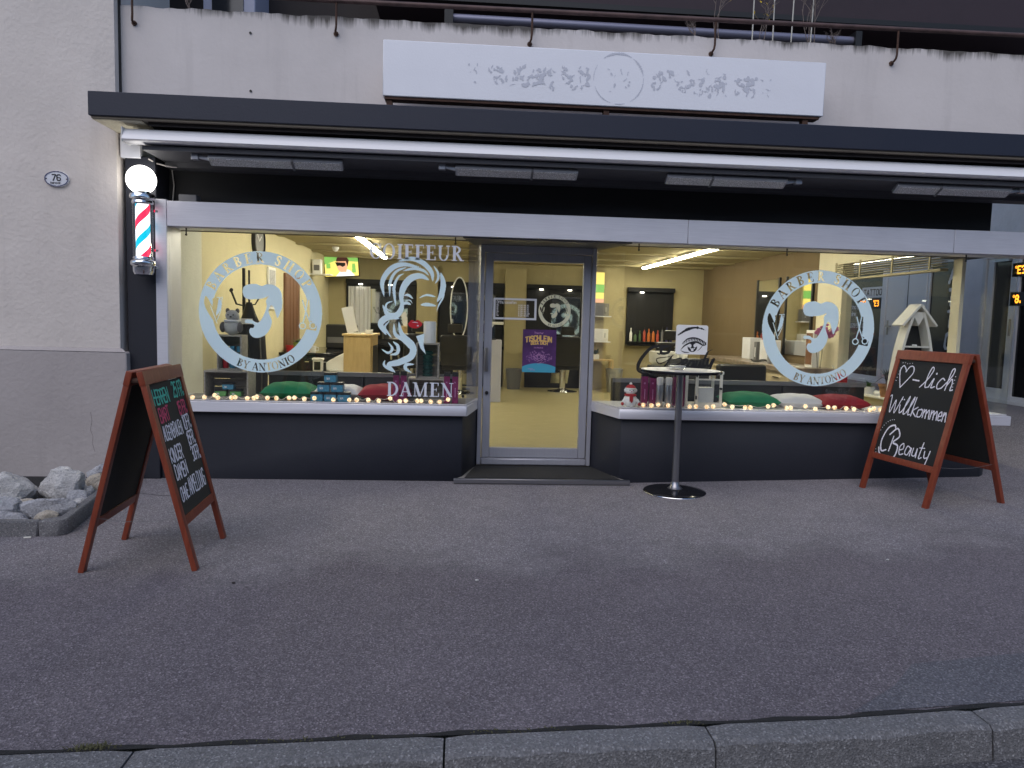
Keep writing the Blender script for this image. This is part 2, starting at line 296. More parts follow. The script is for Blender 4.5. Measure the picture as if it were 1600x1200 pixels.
# ------------------------------------------------------------------ flat lettering: shapes drawn on a fine grid, turned into strips
def catmull(p, k=10):
    p = [np.array(q, float) for q in p]; p = [2*p[0]-p[1]]+p+[2*p[-1]-p[-2]]; out = []
    for i in range(1, len(p)-2):
        for j in range(k):
            t = j/k; out.append(.5*((2*p[i])+(-p[i-1]+p[i+1])*t+(2*p[i-1]-5*p[i]+4*p[i+1]-p[i+2])*t*t+(-p[i-1]+3*p[i]-3*p[i+1]+p[i+2])*t**3))
    out.append(p[-2]); return out
class Mask:
    def __init__(s, x0, x1, y0, y1, c):
        s.x0, s.y0, s.c = x0, y0, c; s.nx = int((x1-x0)/c); s.ny = int((y1-y0)/c)
        s.X, s.Y = np.meshgrid(x0+(np.arange(s.nx)+.5)*c, y0+(np.arange(s.ny)+.5)*c); s.a = np.zeros((s.ny, s.nx), bool)
    def put(s, m, on=True):
        if on: s.a |= m
        else: s.a &= ~m
        return s
    def poly(s, pts, on=True):
        m = np.zeros_like(s.a); n = len(pts)
        for i in range(n):
            (xa, ya), (xb, yb) = pts[i], pts[(i+1) % n]
            if ya == yb: continue
            m ^= ((ya > s.Y) != (yb > s.Y)) & (s.X < (xb-xa)*(s.Y-ya)/(yb-ya)+xa)
        return s.put(m, on)
    def ell(s, cx, cy, rx, ry=None, on=True): return s.put(((s.X-cx)/rx)**2+((s.Y-cy)/(ry or rx))**2 <= 1, on)
    def rect(s, x0, x1, y0, y1, on=True): return s.put((s.X >= x0) & (s.X <= x1) & (s.Y >= y0) & (s.Y <= y1), on)
    def disc(s, x, y, r, on=True):
        i0 = max(0, int((x-r-s.x0)/s.c)-1); i1 = min(s.nx, int((x+r-s.x0)/s.c)+2); j0 = max(0, int((y-r-s.y0)/s.c)-1); j1 = min(s.ny, int((y+r-s.y0)/s.c)+2)
        if i1 <= i0 or j1 <= j0: return
        m = (s.X[j0:j1, i0:i1]-x)**2+(s.Y[j0:j1, i0:i1]-y)**2 <= r*r
        if on: s.a[j0:j1, i0:i1] |= m
        else: s.a[j0:j1, i0:i1] &= ~m
    def line(s, pts, wd, taper=False, on=True, wob=0.0):
        L = []
        for (xa, ya), (xb, yb) in zip(pts[:-1], pts[1:]):
            k = max(1, int(math.hypot(xb-xa, yb-ya)/(max(s.c, wd*.2)))); L += [(xa+(xb-xa)*j/k, ya+(yb-ya)*j/k) for j in range(k)]
        L.append(tuple(pts[-1])); n = len(L)
        for i, (x, y) in enumerate(L):
            r = wd/2*(math.sin(math.pi*(i+.5)/n)**.6 if taper else 1)
            if wob: r *= 1+wob*math.sin(i*1.7)+random.uniform(-wob, wob)
            s.disc(x, y, max(r, s.c*.6), on)
        return s
    def curve(s, pts, wd, taper=True, on=True, wob=0.0): return s.line([tuple(q) for q in catmull(pts)], wd, taper, on, wob)
    def geo(s, P, U, V, off=0.0):
        P = Vector(P); U = Vector(U); V = Vector(V); W = U.cross(V).normalized(); g = G(); P = P+W*off
        a = np.zeros((s.ny, s.nx+2), np.int8); a[:, 1:-1] = s.a; d = np.diff(a, axis=1)
        open_runs = {}
        def flush(run, j0, j1):
            xa = s.x0+run[0]*s.c; xb = s.x0+run[1]*s.c; ya = s.y0+j0*s.c; yb = s.y0+j1*s.c
            g.add([P+U*xa+V*ya, P+U*xb+V*ya, P+U*xb+V*yb, P+U*xa+V*yb], [(0, 1, 2, 3)])
        for j in range(s.ny):
            runs = set(zip(np.where(d[j] == 1)[0].tolist(), np.where(d[j] == -1)[0].tolist()))
            for r in list(open_runs):
                if r not in runs: flush(r, open_runs.pop(r), j)
            for r in runs: open_runs.setdefault(r, j)
        for r, j0 in open_runs.items(): flush(r, j0, s.ny)
        return g
TH, TN, SF, SH = .20, .075, .08, .06
def serif(ch, u, v):                     # roman capitals, cap height 1
    R = lambda a, b, c, d: (u >= a) & (u <= b) & (v >= c) & (v <= d)
    def stem(x, w=TH): return R(x, x+w, 0, 1) | R(x-SF, x+w+SF, 0, SH) | R(x-SF, x+w+SF, 1-SH, 1)
    def dg(xa, ya, xb, yb, w): t = (v-ya)/(yb-ya); return (t >= 0) & (t <= 1) & (np.abs(u-(xa+(xb-xa)*t)) <= w/2)
    def bowl(cx, cy, rx, ry, tx=.16, ty=TN): return (((u-cx)/rx)**2+((v-cy)/ry)**2 <= 1) & ~(((u-cx)/(rx-tx))**2+((v-cy)/(ry-ty))**2 <= 1)
    z = np.zeros_like(u, bool)
    if ch == 'I': return .42, stem(.125)
    if ch == 'B': return .72, stem(.1) | (bowl(.27, .755, .33, .245) | bowl(.27, .265, .39, .265)) & (u >= .27) | R(.1, .27, .94, 1) | R(.1, .27, .485, .545) | R(.1, .27, 0, .06)
    if ch == 'P': return .68, stem(.1) | bowl(.27, .73, .37, .27) & (u >= .27) | R(.1, .27, .94, 1) | R(.1, .27, .46, .52)
    if ch == 'R': return .82, stem(.1) | bowl(.27, .74, .35, .26) & (u >= .27) | R(.1, .38, .48, .54) | dg(.36, .5, .68, 0, .19) | R(.58, .84, 0, SH)
    if ch == 'D': return .84, stem(.1) | bowl(.27, .5, .52, .5, .17) & (u >= .27) | R(.1, .28, .94, 1) | R(.1, .28, 0, .06)
    if ch == 'O': return .86, bowl(.42, .5, .4, .52, .16, .05)
    if ch == 'C': return .80, bowl(.42, .5, .4, .52, .17, .06) & ~((u > .5) & (v > .27) & (v < .70)) | R(.71, .76, .64, 1)
    if ch == 'S':
        m = z.copy(); pts = catmull([(.5, .78), (.42, .93), (.26, .95), (.14, .82), (.2, .64), (.4, .47), (.5, .28), (.42, .08), (.24, .05), (.1, .22)], 8)
        for i, (x, y) in enumerate(pts): t = i/len(pts); w = .045+.055*math.sin(math.pi*t)**2; m |= (u-x)**2+(v-y)**2 <= w*w
        return .62, m | R(.5, .54, .7, 1) | R(.06, .1, 0, .3)
    if ch == 'E': return .72, stem(.1) | R(.1, .63, .94, 1) | R(.1, .65, 0, .06) | R(.1, .5, .475, .535) | R(.58, .63, .76, 1) | R(.61, .67, 0, .25) | R(.46, .5, .38, .62)
    if ch == 'F': return .66, stem(.1) | R(.1, .61, .94, 1) | R(.1, .5, .475, .535) | R(.56, .61, .76, 1) | R(.46, .5, .38, .62)
    if ch == 'H': return .90, stem(.1) | stem(.62) | R(.1, .7, .47, .53)
    if ch == 'N': return .88, R(.13, .19, 0, 1) | R(.03, .3, 0, SH) | R(0, .22, 1-SH, 1) | dg(.13, 1, .72, 0, .2) | R(.69, .75, 0, 1) | R(.58, .86, 1-SH, 1)
    if ch == 'M': return 1.1, R(.13, .19, 0, 1) | R(.03, .3, 0, SH) | R(0, .22, 1-SH, 1) | dg(.17, 1, .5, 0, .18) | dg(.86, 1, .52, 0, .07) | R(.8, .97, 0, 1) | R(.72, 1.05, 0, SH) | R(.85, 1.05, 1-SH, 1)
    if ch == 'A': return .82, dg(.08, 0, .4, 1, .07) | dg(.38, 1, .7, 0, .19) | R(.18, .56, .3, .36) | R(0, .22, 0, SH) | R(.54, .84, 0, SH)
    if ch == 'T': return .76, R(.29, .46, 0, 1) | R(.2, .55, 0, SH) | R(.03, .72, .94, 1) | R(.03, .08, .74, 1) | R(.67, .72, .74, 1)
    if ch == 'U': return .88, R(.1, .27, .35, 1) | R(.02, .36, 1-SH, 1) | R(.68, .74, .35, 1) | R(.58, .84, 1-SH, 1) | (bowl(.42, .36, .32, .38, .14, .07) & (v <= .36))
    if ch == 'Y': return .80, dg(.14, 1, .42, .45, .19) | dg(.7, 1, .45, .45, .07) | R(.34, .51, 0, .5) | R(.25, .6, 0, SH) | R(0, .3, 1-SH, 1) | R(.58, .82, 1-SH, 1)
    return .34, z
def serif_line(m, text, x, y, h, gap=.06, on=True):
    for ch in text:
        wd, k = serif(ch, (m.X-x)/h, (m.Y-y)/h); m.put(k & ((m.X-x)/h > -.2) & ((m.X-x)/h < wd+.2), on); x += (wd+gap)*h
    return x
def serif_width(text, h, gap=.06):
    z = np.zeros((1, 1)); return sum((serif(c, z, z)[0]+gap)*h for c in text)
def serif_arc(m, cx, cy, r, text, h, a_mid, inward=False, on=False, gap=.1):     # r: radius of the baseline
    tot = serif_width(text, h, gap); rr = np.hypot(m.X-cx, m.Y-cy); th = np.arctan2(m.Y-cy, m.X-cx); s = -tot/2
    for ch in text:
        z = np.zeros((1, 1)); wd = serif(ch, z, z)[0]*h; mid = s+wd/2
        a = a_mid+(mid/r if inward else -mid/r)
        da = (th-a+math.pi) % (2*math.pi)-math.pi
        uu = (da*rr*(1 if inward else -1)+wd/2)/h; vv = ((r-rr) if inward else (rr-r))/h
        k = serif(ch, uu, vv)[1]; m.put(k & (np.abs(da) < .4), on); s += wd+gap*h
FONT = {'A': '002640 1232', 'B': '00063645443303 3342413000', 'C': '4536160501103041', 'D': '00062645412000', 'E': '46060040 0333', 'F': '460600 0333', 'G': '45361605011030414323', 'H': '0006 4046 0343', 'I': '2026', 'K': '0006 460340', 'L': '060040', 'M': '0006234640', 'N': '00064046', 'O': '100105163645413010', 'P': '00063645443303', 'R': '00063645443303 2340', 'S': '4536160504334241301001', 'T': '0646 2620', 'U': '060110304146', 'V': '062046', 'W': '0610243046', 'Y': '062346 2320', 'Z': '06460040',
 '0': '100105163645413010', '1': '152620', '2': '05163645440040', '3': '05163645443323 33424130100', '4': '36024232 3630', '5': '460603344341301001', '6': '45361605011030414233130', '7': '064610', '8': '1304051636454433130201103041423313', '9': '1001304145361605041343', ':': '2122 2425', '-': '1333', '.': '2021', ',': '2110', '>': '054301',
 'a': '4334140301103041 4440', 'b': '0600 0314344341301001', 'c': '4334140301103041', 'd': '4640 4334140301103041', 'e': '02424334140301103041', 'f': '46362520 0434', 'g': '4334140301103041 44403010', 'h': '0600 0314344340', 'i': '2420 2625', 'k': '0600 440240', 'l': '2620', 'm': '0004 03142320 23344340', 'n': '0004 0314344340', 'o': '100103143443413010', 'p': '0400 0314344341301001', 'r': '0004 031434', 's': '433414033241301001', 't': '262130 0444', 'u': '0401103041 4440', 'v': '042044', 'w': '0410223044', 'y': '0421 4400', 'z': '04440040'}
def hand(m, text, x, y, h, wd, adv=.78, asp=.62, slant=0.0, jit=0.0, wob=.12):
    for ch in text:
        if ch in FONT:
            dy = random.uniform(-jit, jit)*h; k = 1+random.uniform(-jit, jit); narrow = ch in 'Iil1.:'
            for st in FONT[ch].split():
                p = [(int(st[i])/4, int(st[i+1])/6) for i in range(0, len(st)-1, 2)]
                p = [(x+(a-(.25 if narrow else 0))*h*asp+slant*b*h, y+dy+b*h*k) for a, b in p]
                m.line(p, wd, False, True, wob)
            x += h*adv*(.5 if narrow else 1)
        else: x += h*adv*.6
    return x

# ================================================================== GROUND
def sm(t): t = max(0.0, min(1.0, t)); return t*t*(3-2*t)
def zg(x, y): return .029*max(0.0, x-1.5)*(1 if x < 8 else 1)+.32*sm((x-5.35)/2.3)*sm((y+.6)/3.2)
def kerb_y(x): return -4.252+.054*x
g = G(); g.box(-300, 300, -300, 300, -2.4, -2.0); obj('ground', g, 'road_asphalt', kind='structure')
def sheet(xs, ys, f):
    g = G(); n = len(xs); vs = [f(x, y) for y in ys for x in xs]
    g.add(vs, [(j*n+i, j*n+i+1, (j+1)*n+i+1, (j+1)*n+i) for j in range(len(ys)-1) for i in range(n-1)]); return g
xs = [-30, -20, -12, -8, -5, -4, -3, -2, -1, 0, 1, 1.5, 2, 3, 4, 5, 5.35]+[5.35+.2*i for i in range(1, 14)]+[8.4, 9, 10, 12, 14]
def pv(x, t):
    y = kerb_y(x)+(12-kerb_y(x))*t; return (x, y, zg(x, y))
obj('pavement', sheet(xs, [0, .02, .05, .1, .15, .2, .21, .22, .23, .235, .24, .245, .25, .255, .26, .265, .27, .28, .29, .3, .32, .34, .37, .4, .43, .46, .5, .6, .8, 1], pv), 'asphalt', kind='structure')
KH = .115
obj('road', sheet([-30, -10, 1.5, 14], [0, .2, 1], lambda x, t: (x, kerb_y(x)-.16-40*t, zg(x, -4.3)-KH-.01)), 'road_asphalt', kind='structure')
# kerb stones, one by one
kroot = bpy.data.objects.new('kerb', None); COL.objects.link(kroot); kroot['kind'] = 'structure'; kroot.location = (0, kerb_y(0), 0)
kx = [-3.45, -2.32, -1.12, -.03, .975, 2.10, 3.2, 4.3]
def kerb_stone(xa, xb, seed):
    rr = random.Random(seed); n = 14; g = G(); prof = []
    for i in range(n+1):
        x = xa+.004+(xb-xa-.008)*i/n; y = kerb_y(x)-.012; z = zg(x, y)+.006
        w = .125+rr.uniform(-.006, .006); ch = .014+rr.uniform(-.005, .006); e = .008 if i in (0, n) else 0
        prof.append([(x, y, z-.3), (x, y, z-.01-e), (x, y-.008, z-e), (x, y-w+ch, z-e+rr.uniform(-.002, .002)), (x, y-w-.004, z-ch-e), (x, y-w-.022-rr.uniform(0, .004), z-KH-.05), (x, y-w-.024, z-.3)])
    k = 7; vs = [p for q in prof for p in q]
    fs = [(i*k+j, i*k+j+1, (i+1)*k+j+1, (i+1)*k+j) for i in range(n) for j in range(k-1)]+[tuple(range(k)), tuple(n*k+j for j in range(k))[::-1]]
    return g.add(vs, fs)
for i in range(len(kx)-1): part('kerb_stone', kerb_stone(kx[i], kx[i+1], i), 'granite', kroot)
# dark dirt seam between pavement and kerb, weeds in it
g = G(); n = 60
for i in range(n):
    xa, xb = -3.4+7.6*i/n, -3.4+7.6*(i+1)/n
    ya, yb = kerb_y(xa)+.012+.01*math.sin(i*1.9), kerb_y(xb)+.012+.01*math.sin((i+1)*1.9)
    g.add([(xa, kerb_y(xa)-.012, zg(xa, ya)+.004), (xb, kerb_y(xb)-.012, zg(xb, yb)+.004), (xb, yb, zg(xb, yb)+.004), (xa, ya, zg(xa, ya)+.004)], [(0, 1, 2, 3)])
part('dirt_seam', g, 'rubber_mat', kroot)
def weeds(cx, n, spread, h, label):
    g = G(); rr = random.Random(int(cx*100)+n); cy = kerb_y(cx); z = zg(cx, cy)
    for i in range(n):
        x = cx+rr.gauss(0, spread); y = kerb_y(x)+rr.uniform(-.012, .012); a = rr.uniform(0, 6.28); l = h*rr.uniform(.4, 1); wd = .0022
        dx, dy = math.cos(a)*l*.9, math.sin(a)*l*.6
        g.add([(x-wd, y, z), (x+wd, y, z), (x+dx*.5+wd, y+dy*.5, z+l*.55), (x+dx*.5-wd, y+dy*.5, z+l*.55), (x+dx, y+dy, z+l*.5)], [(0, 1, 2, 3), (3, 2, 4)])
    single('weeds', g, pm_weed, label, 'weed', (cx, cy, z), kind='stuff')
pm_weed = pm('weed', (.10, .10, .05), .9, var=.4)
weeds(-1.27, 90, .035, .04, 'dry weed tuft in the kerb seam at the lower left')
weeds(-.55, 40, .10, .02, 'thin low weeds in the kerb seam below the left chalkboard')
weeds(.9, 36, .05, .025, 'small weeds at the kerb seam below the bar table')
weeds(.2, 50, .12, .018, 'flat weeds along the middle of the kerb seam')
# litter
g = G(); c = atz(42, 840, .006); g.cyl((c.x-.02, c.y, .006), (c.x+.022, c.y+.008, .006), .0055, n=10)
single('cigarette_butt', g, 'butt', 'white cigarette butt on the asphalt by the stone bed', 'cigarette butt', (c.x, c.y, 0))

# ================================================================== LEFT HOUSE
lh = thing('plaster_house', 'beige plastered house wall with grey plinth left of the shop', 'building', (-4, -.05, 0))
g = G(); g.box(-9, -3.045, -.05, 1.2, 1.16, 8); part('wall', g, 'plaster', lh, bevel=.018, seg=2)
g = G(); g.prism([(-9, -.085), (-2.985, -.085), (-2.985, .05), (-3.0, 1.2), (-9, 1.2)], -.2, 1.165); g.add([(-9, -.084, 1.165), (-2.986, -.084, 1.165), (-3.03, -.052, 1.195), (-9, -.052, 1.195)], [(0, 1, 2, 3)]); part('plinth', g, 'plinth_plaster', lh, bevel=.012)
g = G(); m = Mask(-.11, .11, -.08, .08, .0025)
np_ = thing('house_number_plate', 'oval white enamel house number plate reading 76', 'number plate', (-3.55, -.052, 2.665))
g.lathe([(.001, 0), (.104, 0), (.104, -.008), (.096, -.016), (.001, -.018)], (0, 0, 0), 40, Matrix.Rotation(rad(-90), 3, 'X') @ Matrix.Diagonal((1, .66, 1))); g.v = [(x, -abs(y), z) for x, y, z in g.v]
lpart('plate', g, 'enamel', np_, smooth=True)
m.ell(0, 0, .101, .066).ell(0, 0, .093, .059, False); lpart('rim', m.geo((0, -.0195, 0), (1, 0, 0), (0, 0, 1)), 'enamel_blue', np_)
m = Mask(-.1, .1, -.07, .07, .0018); hand(m, '76', -.034, -.014, .05, .009, .8, .58, 0, 0, 0); hand(m, 'Baarerstr.', -.05, -.041, .013, .003, .75, .6, 0, 0, 0)
lpart('lettering', m.geo((0, -.0203, 0), (1, 0, 0), (0, 0, 1)), 'ink', np_)
for x in (-.085, .085): g = G(); g.ball((x, -.018, 0), .005); lpart('screw', g, 'rust', np_, smooth=True)

# ================================================================== SHOP BUILDING
sb = thing('shop_building', 'barber shop front with dark canopy, aluminium window band and anthracite base', 'building', (1, 0, 0))
ZF = .12     # inside floor level
# parapet of the balcony above, with a worn upper edge
g = G(); rr = random.Random(3); n = 150; top = []
for i in range(n+1): top.append((-3.045+9.3*i/n, 4.198+.004*math.sin(i*.7)+rr.uniform(-.006, .006)))
vs = [(x, .05, 3.2) for x, z in top]+[(x, .05, z) for x, z in top]+[(x, .36, z+.004) for x, z in top]+[(x, .36, 3.2) for x, z in top]; k = n+1
part('parapet', G().add(vs, [(r*k+i, r*k+i+1, (r+1)*k+i+1, (r+1)*k+i) for r in range(3) for i in range(n)]+[(0, k, 2*k, 3*k), (k-1, 2*k-1, 3*k-1, 4*k-1)]), 'parapet_plaster', sb)
g = G(); g.box(-3.05, -3.035, .02, .06, 3.309, 4.25); part('expansion_joint', g, 'black', sb)
for x, z in ((-1.92, 4.02), (-1.92, 3.52)):
    g = G(); g.cyl((x, .055, z), (x, .042, z), .011, n=10); part('wall_plug', g, 'black', sb)
g = G(); g.box(-3.067, 6.3, -.5, .5, 3.115, 3.308); part('canopy_slab', g, 'canopy_paint', sb, bevel=.006)
g = G(); g.box(-3.05, 6.3, -.482, .2, 3.098, 3.115); part('canopy_soffit', g, 'soffit_brown', sb)
g = G(); g.box(-3.045, -2.66, -.47, .0, 3.090, 3.0975); part('soffit_end_panel', g, 'cream_plaster', sb)
for i, y in enumerate((-.43, -.33, -.22, -.1)):
    g = G(); g.box(-2.62, 6.3, y, y+.035, 3.07, 3.0985); part('soffit_batten', g, 'dark_brown', sb)
g = G(); g.box(-3.03, -2.86, -.02, .3, 2.88, 3.097); part('end_block', g, 'white_paint', sb, bevel=.004)
g = G(); g.box(-2.70, 6.3, -.36, .33, 2.885, 2.92); part('soffit_board', g, 'soffit_grey', sb)
g = G(); g.box(-2.70, 6.3, .12, .30, 2.84, 2.8845); part('soffit_step', g, 'soffit_grey', sb)
g = G(); g.box(-3.0, -2.735, .0, .34, 0, 2.90); part('pilaster', g, 'anthracite', sb, bevel=.006)
g = G(); g.box(-2.735, 5.30, .3, .42, 2.30, 3.1); part('fascia_wall', g, 'black_paint', sb)
g = G(); g.box(5.0, 5.30, .42, .6, 2.3, 3.1); part('fascia_return', g, 'black_paint', sb)
# upper storey behind the balcony
g = G(); g.box(-5.0, 7.4, 2.2, 2.4, 3.3, 6); part('balcony_wall', g, 'dark_brown', sb)
g = G(); g.box(-3.0, 7.4, .36, 2.2, 3.2, 3.4); part('balcony_floor', g, 'concrete', sb)
g = G(); g.box(-1.0, 7.4, 1.35, 2.2, 4.93, 5.5); part('upper_slab', g, 'purple_brown', sb)
g = G(); g.box(-1.0, 7.4, 1.28, 1.35, 4.90, 4.955); part('slab_edge_strip', g, 'black', sb)
g = G(); g.box(-2.85, -2.3, 1.6, 2.19, 4.0, 6); part('balcony_window_frame', g, 'lilac_panel', sb, bevel=.01)
g = G(); g.box(-2.75, -2.42, 1.58, 1.6, 4.0, 6); part('balcony_window_pane', g, 'dark_window', sb)
g = G(); g.cyl((3.55, 1.7, 4.0), (3.55, 1.7, 6), .06); g.cyl((3.55, 1.7, 4.75), (3.55, 1.7, 4.82), .07); g.cyl((3.55, 1.7, 4.6), (3.2, 1.9, 4.2), .055); part('drain_pipe', g, 'rust', sb, smooth=True)
g = G(); g.cyl((-1.05, .9, 3.4), (-1.05, .9, 4.50), .014); g.box(-1.09, -1.01, .88, .92, 4.44, 4.50); part('metal_bracket', g, 'lilac_metal', sb)
# base walls below the windows
def wall_poly(name, poly, z0, z1, mat, **k): g = G(); g.prism(poly, z0, z1); return part(name, g, mat, sb, **k)
wall_poly('base_wall', [(-2.735, .03), (.03, .03), (.183, .6), (.183, .7), (-2.735, .7)], 0, .632, 'anthracite', bevel=.006)
wall_poly('base_wall', [(1.55, .03), (5.20, .03), (5.30, .12), (5.30, .6), (1.352, .6)], -.1, .632, 'anthracite', bevel=.006)
# window sills (decks)
wall_poly('window_sill', [(-2.735, -.035), (.062, -.035), (.075, -.02), (.19, .598), (.19, .7), (-2.735, .7)], .634, .727, 'aluminium', bevel=.003)
wall_poly('window_sill', [(1.525, -.035), (5.43, -.035), (5.43, .54), (5.14, .7), (1.34, .7), (1.34, .598), (1.51, -.02)], .634, .727, 'aluminium', bevel=.003)
wall_poly('display_deck', [(-2.63, .03), (.045, .03), (.155, .6), (.155, .62), (-2.63, .62)], .727, .733, 'deck')
wall_poly('display_deck', [(1.55, .03), (5.40, .03), (5.40, .5), (5.14, .62), (1.375, .62)], .727, .733, 'white')
# header band, in three lengths with joints
for xa, xb in ((-2.632, 2.095), (2.099, 4.70), (4.704, 7.5)):
    g = G(); g.box(xa, xb, -.035, .30, 2.298, 2.518); part('header_panel', g, 'aluminium', sb, bevel=.003)
g = G(); g.box(-2.735, -2.636, -.035, .30, .7275, 2.530); part('end_mullion', g, 'aluminium', sb, bevel=.003)
# windows with panes
def pane(win, pts, z0, z1, th=.008):
    (xa, ya), (xb, yb) = pts; d = Vector((xb-xa, yb-ya, 0)).normalized(); nrm = Vector((-d.y, d.x, 0))*th
    g = G(); g.prism([(xa, ya), (xb, yb), (xb+nrm.x, yb+nrm.y), (xa+nrm.x, ya+nrm.y)], z0, z1); return part('pane', g, 'glass', win)
def window(name, segs, z0, z1):
    e = bpy.data.objects.new(name, None); COL.objects.link(e); e.parent = sb; e.location = (0, 0, 0)
    for s in segs: pane(e, s, z0, z1)
    return e
win_l = window('shop_window', [((-2.634, .012), (.055, .012)), ((.063, .014), (.181, .592))], .7335, 2.2975)
win_r = window('shop_window', [((1.527, .012), (5.405, .012)), ((1.349, .592), (1.52, .014)), ((5.412, .012), (5.412, .5))], .7335, 2.2975)
for w_, pts in ((win_l, [(-2.634, .012), (.055, .012), (.175, .592)]), (win_r, [(1.355, .592), (1.525, .012), (5.405, .012), (5.405, .5)])):
    for (xa, ya), (xb, yb) in zip(pts[:-1], pts[1:]):
        for z in (.736, 2.294): g = G(); g.beam((xa, ya, z), (xb, yb, z), .022, .006, (0, 0, 1)); part('glazing_bead', g, 'aluminium', w_)
for x in (-2.5, -.07, 1.66, 3.1, 4.9):
    g = G(); g.cyl((x, .06, 2.297), (x, .06, 2.24), .006); g.ball((x, .06, 2.235), .01); part('ceiling_hook', g, 'black', win_l if x < 1 else win_r)
# doorway
wall_poly('doorway_soffit', [(.0, .0), (1.58, .0), (1.40, .8), (.15, .8)], 2.284, 2.2975, 'soffit_grey')
dr = bpy.data.objects.new('door', None); COL.objects.link(dr); dr.parent = sb
for xa, xb in ((.182, .225), (1.312, 1.355)):
    g = G(); g.box(xa, xb, .56, .66, .06, 2.284); part('door_jamb', g, 'door_aluminium', dr, bevel=.003)
g = G(); g.box(.225, 1.312, .57, .65, 2.215, 2.284); part('door_head', g, 'door_aluminium', dr, bevel=.003)
for xa, xb in ((.232, .312), (1.228, 1.305)):
    g = G(); g.box(xa, xb, .575, .635, .135, 2.21); part('door_stile', g, 'door_aluminium', dr, bevel=.004)
g = G(); g.box(.312, 1.228, .576, .634, 2.13, 2.21); part('door_rail', g, 'door_aluminium', dr, bevel=.004)
g = G(); g.box(.312, 1.228, .576, .634, .135, .235); part('door_rail', g, 'door_aluminium', dr, bevel=.004)
g = G(); g.box(.225, 1.312, .54, .66, .06, .13); part('threshold', g, 'door_aluminium', dr, bevel=.012)
g = G(); g.box(.312, 1.228, .601, .609, .235, 2.13); part('pane', g, 'glass', dr)
g = G(); g.box(.245, .275, .50, .575, 1.02, 1.26); part('door_handle', g, 'steel', dr, bevel=.006)
g = G(); g.cyl((.272, .575, .80), (.272, .55, .80), .018); part('door_lock', g, 'black', dr, smooth=True)
g = G(); g.cyl((.03, .18, .80), (.03, .165, .80), .014); part('door_stop', g, 'black', sb, smooth=True)
st = bpy.data.objects.new('door_step', None); COL.objects.link(st); st.parent = sb
g = G(); g.prism([(-.04, -.085), (1.625, -.085), (1.56, .02), (1.37, .6), (.16, .6), (.02, .02)], -.1, .046); part('slab', g, 'concrete', st)
g = G(); g.box(-.042, 1.628, -.10, -.06, .012, .054); part('nosing', g, 'steel', st, bevel=.004)
g = G(); g.prism([(.06, -.058), (1.54, -.058), (1.36, .535), (.175, .535)], .046, .058); part('entrance_mat', g, 'rubber_mat', st)
# ================================================================== INSIDE
def struct(name, g, mat, **k): return obj(name, g, mat, kind='structure', **k)
g = G(); g.box(-3.0, 5.3, .6, 8.9, -.05, ZF); struct('interior_floor', g, 'floor_wood')
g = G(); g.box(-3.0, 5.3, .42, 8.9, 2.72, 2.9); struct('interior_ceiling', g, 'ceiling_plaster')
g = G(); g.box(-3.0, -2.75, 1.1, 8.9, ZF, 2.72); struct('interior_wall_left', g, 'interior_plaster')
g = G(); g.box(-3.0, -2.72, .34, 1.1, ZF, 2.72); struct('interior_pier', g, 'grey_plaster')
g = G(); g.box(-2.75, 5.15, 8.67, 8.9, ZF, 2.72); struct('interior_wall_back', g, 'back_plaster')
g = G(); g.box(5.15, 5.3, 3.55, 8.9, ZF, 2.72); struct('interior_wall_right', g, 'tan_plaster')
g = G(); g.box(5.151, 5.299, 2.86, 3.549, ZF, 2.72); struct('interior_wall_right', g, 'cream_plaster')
g = G(); g.box(5.15, 5.19, .46, .60, .2, 2.72); struct('interior_pier', g, 'cream_plaster')
g = G(); g.box(5.15, 5.3, .60, 2.86, ZF, .74); struct('side_window_parapet', g, 'cream_plaster')
g = G(); g.box(5.15, 5.3, .60, 2.86, 2.42, 2.72); struct('side_window_lintel', g, 'cream_plaster')
for y in (4.3, 5.6, 6.9, 8.1):
    g = G(); g.box(-2.749, 5.149, y, y+.2, 2.69, 2.7195); struct('ceiling_beam', g, 'ceiling_plaster')
sw = bpy.data.objects.new('side_window', None); COL.objects.link(sw); sw.parent = sb
g = G(); g.box(4.86, 5.32, .62, 3.3, .741, .768); part('side_sill', g, 'white_wood', sw, bevel=.004)
g = G(); g.box(5.22, 5.228, .6, 2.86, .769, 2.42); part('pane', g, 'glass', sw)
for k in range(7):
    z = 2.41-.027*k; g = G(); g.box(5.03, 5.10, .62, 2.86, z-.018, z-.012, Matrix.Identity(4)); part('blind_slat', g, 'blind_cream', sw)
for y in (.8, 1.5, 2.2, 2.8):
    g = G(); g.box(5.02, 5.03, y, y+.03, 2.19, 2.42); part('blind_tape', g, 'blind_cream', sw)
g = G(); g.box(5.02, 5.11, .62, 2.86, 2.18, 2.205); part('blind_bottom_rail', g, 'blind_cream', sw)

# ceiling lamps
def ceiling_lamp(x, ya, yb, label, parts_=3):
    t = thing('ceiling_lamp', label, 'ceiling lamp', (x, ya, 2.70), 0, 'long tube lamps on the shop ceiling'); L = (yb-ya)/parts_
    for i in range(parts_):
        g = G(); g.box(-.05, .05, i*L+.02, (i+1)*L-.02, -.02, .02); h = lpart('housing', g, 'white', t)
        g = G(); g.box(-.04, .04, i*L+.03, (i+1)*L-.03, -.05, -.0205); lpart('light_tube', g, 'tube_light', h, bevel=.01)
ceiling_lamp(-1.5, .95, 7.7, 'bright tube lamp on the ceiling above the reception desk')
ceiling_lamp(3.72, 1.0, 8.2, 'bright double tube lamp on the ceiling of the right half')

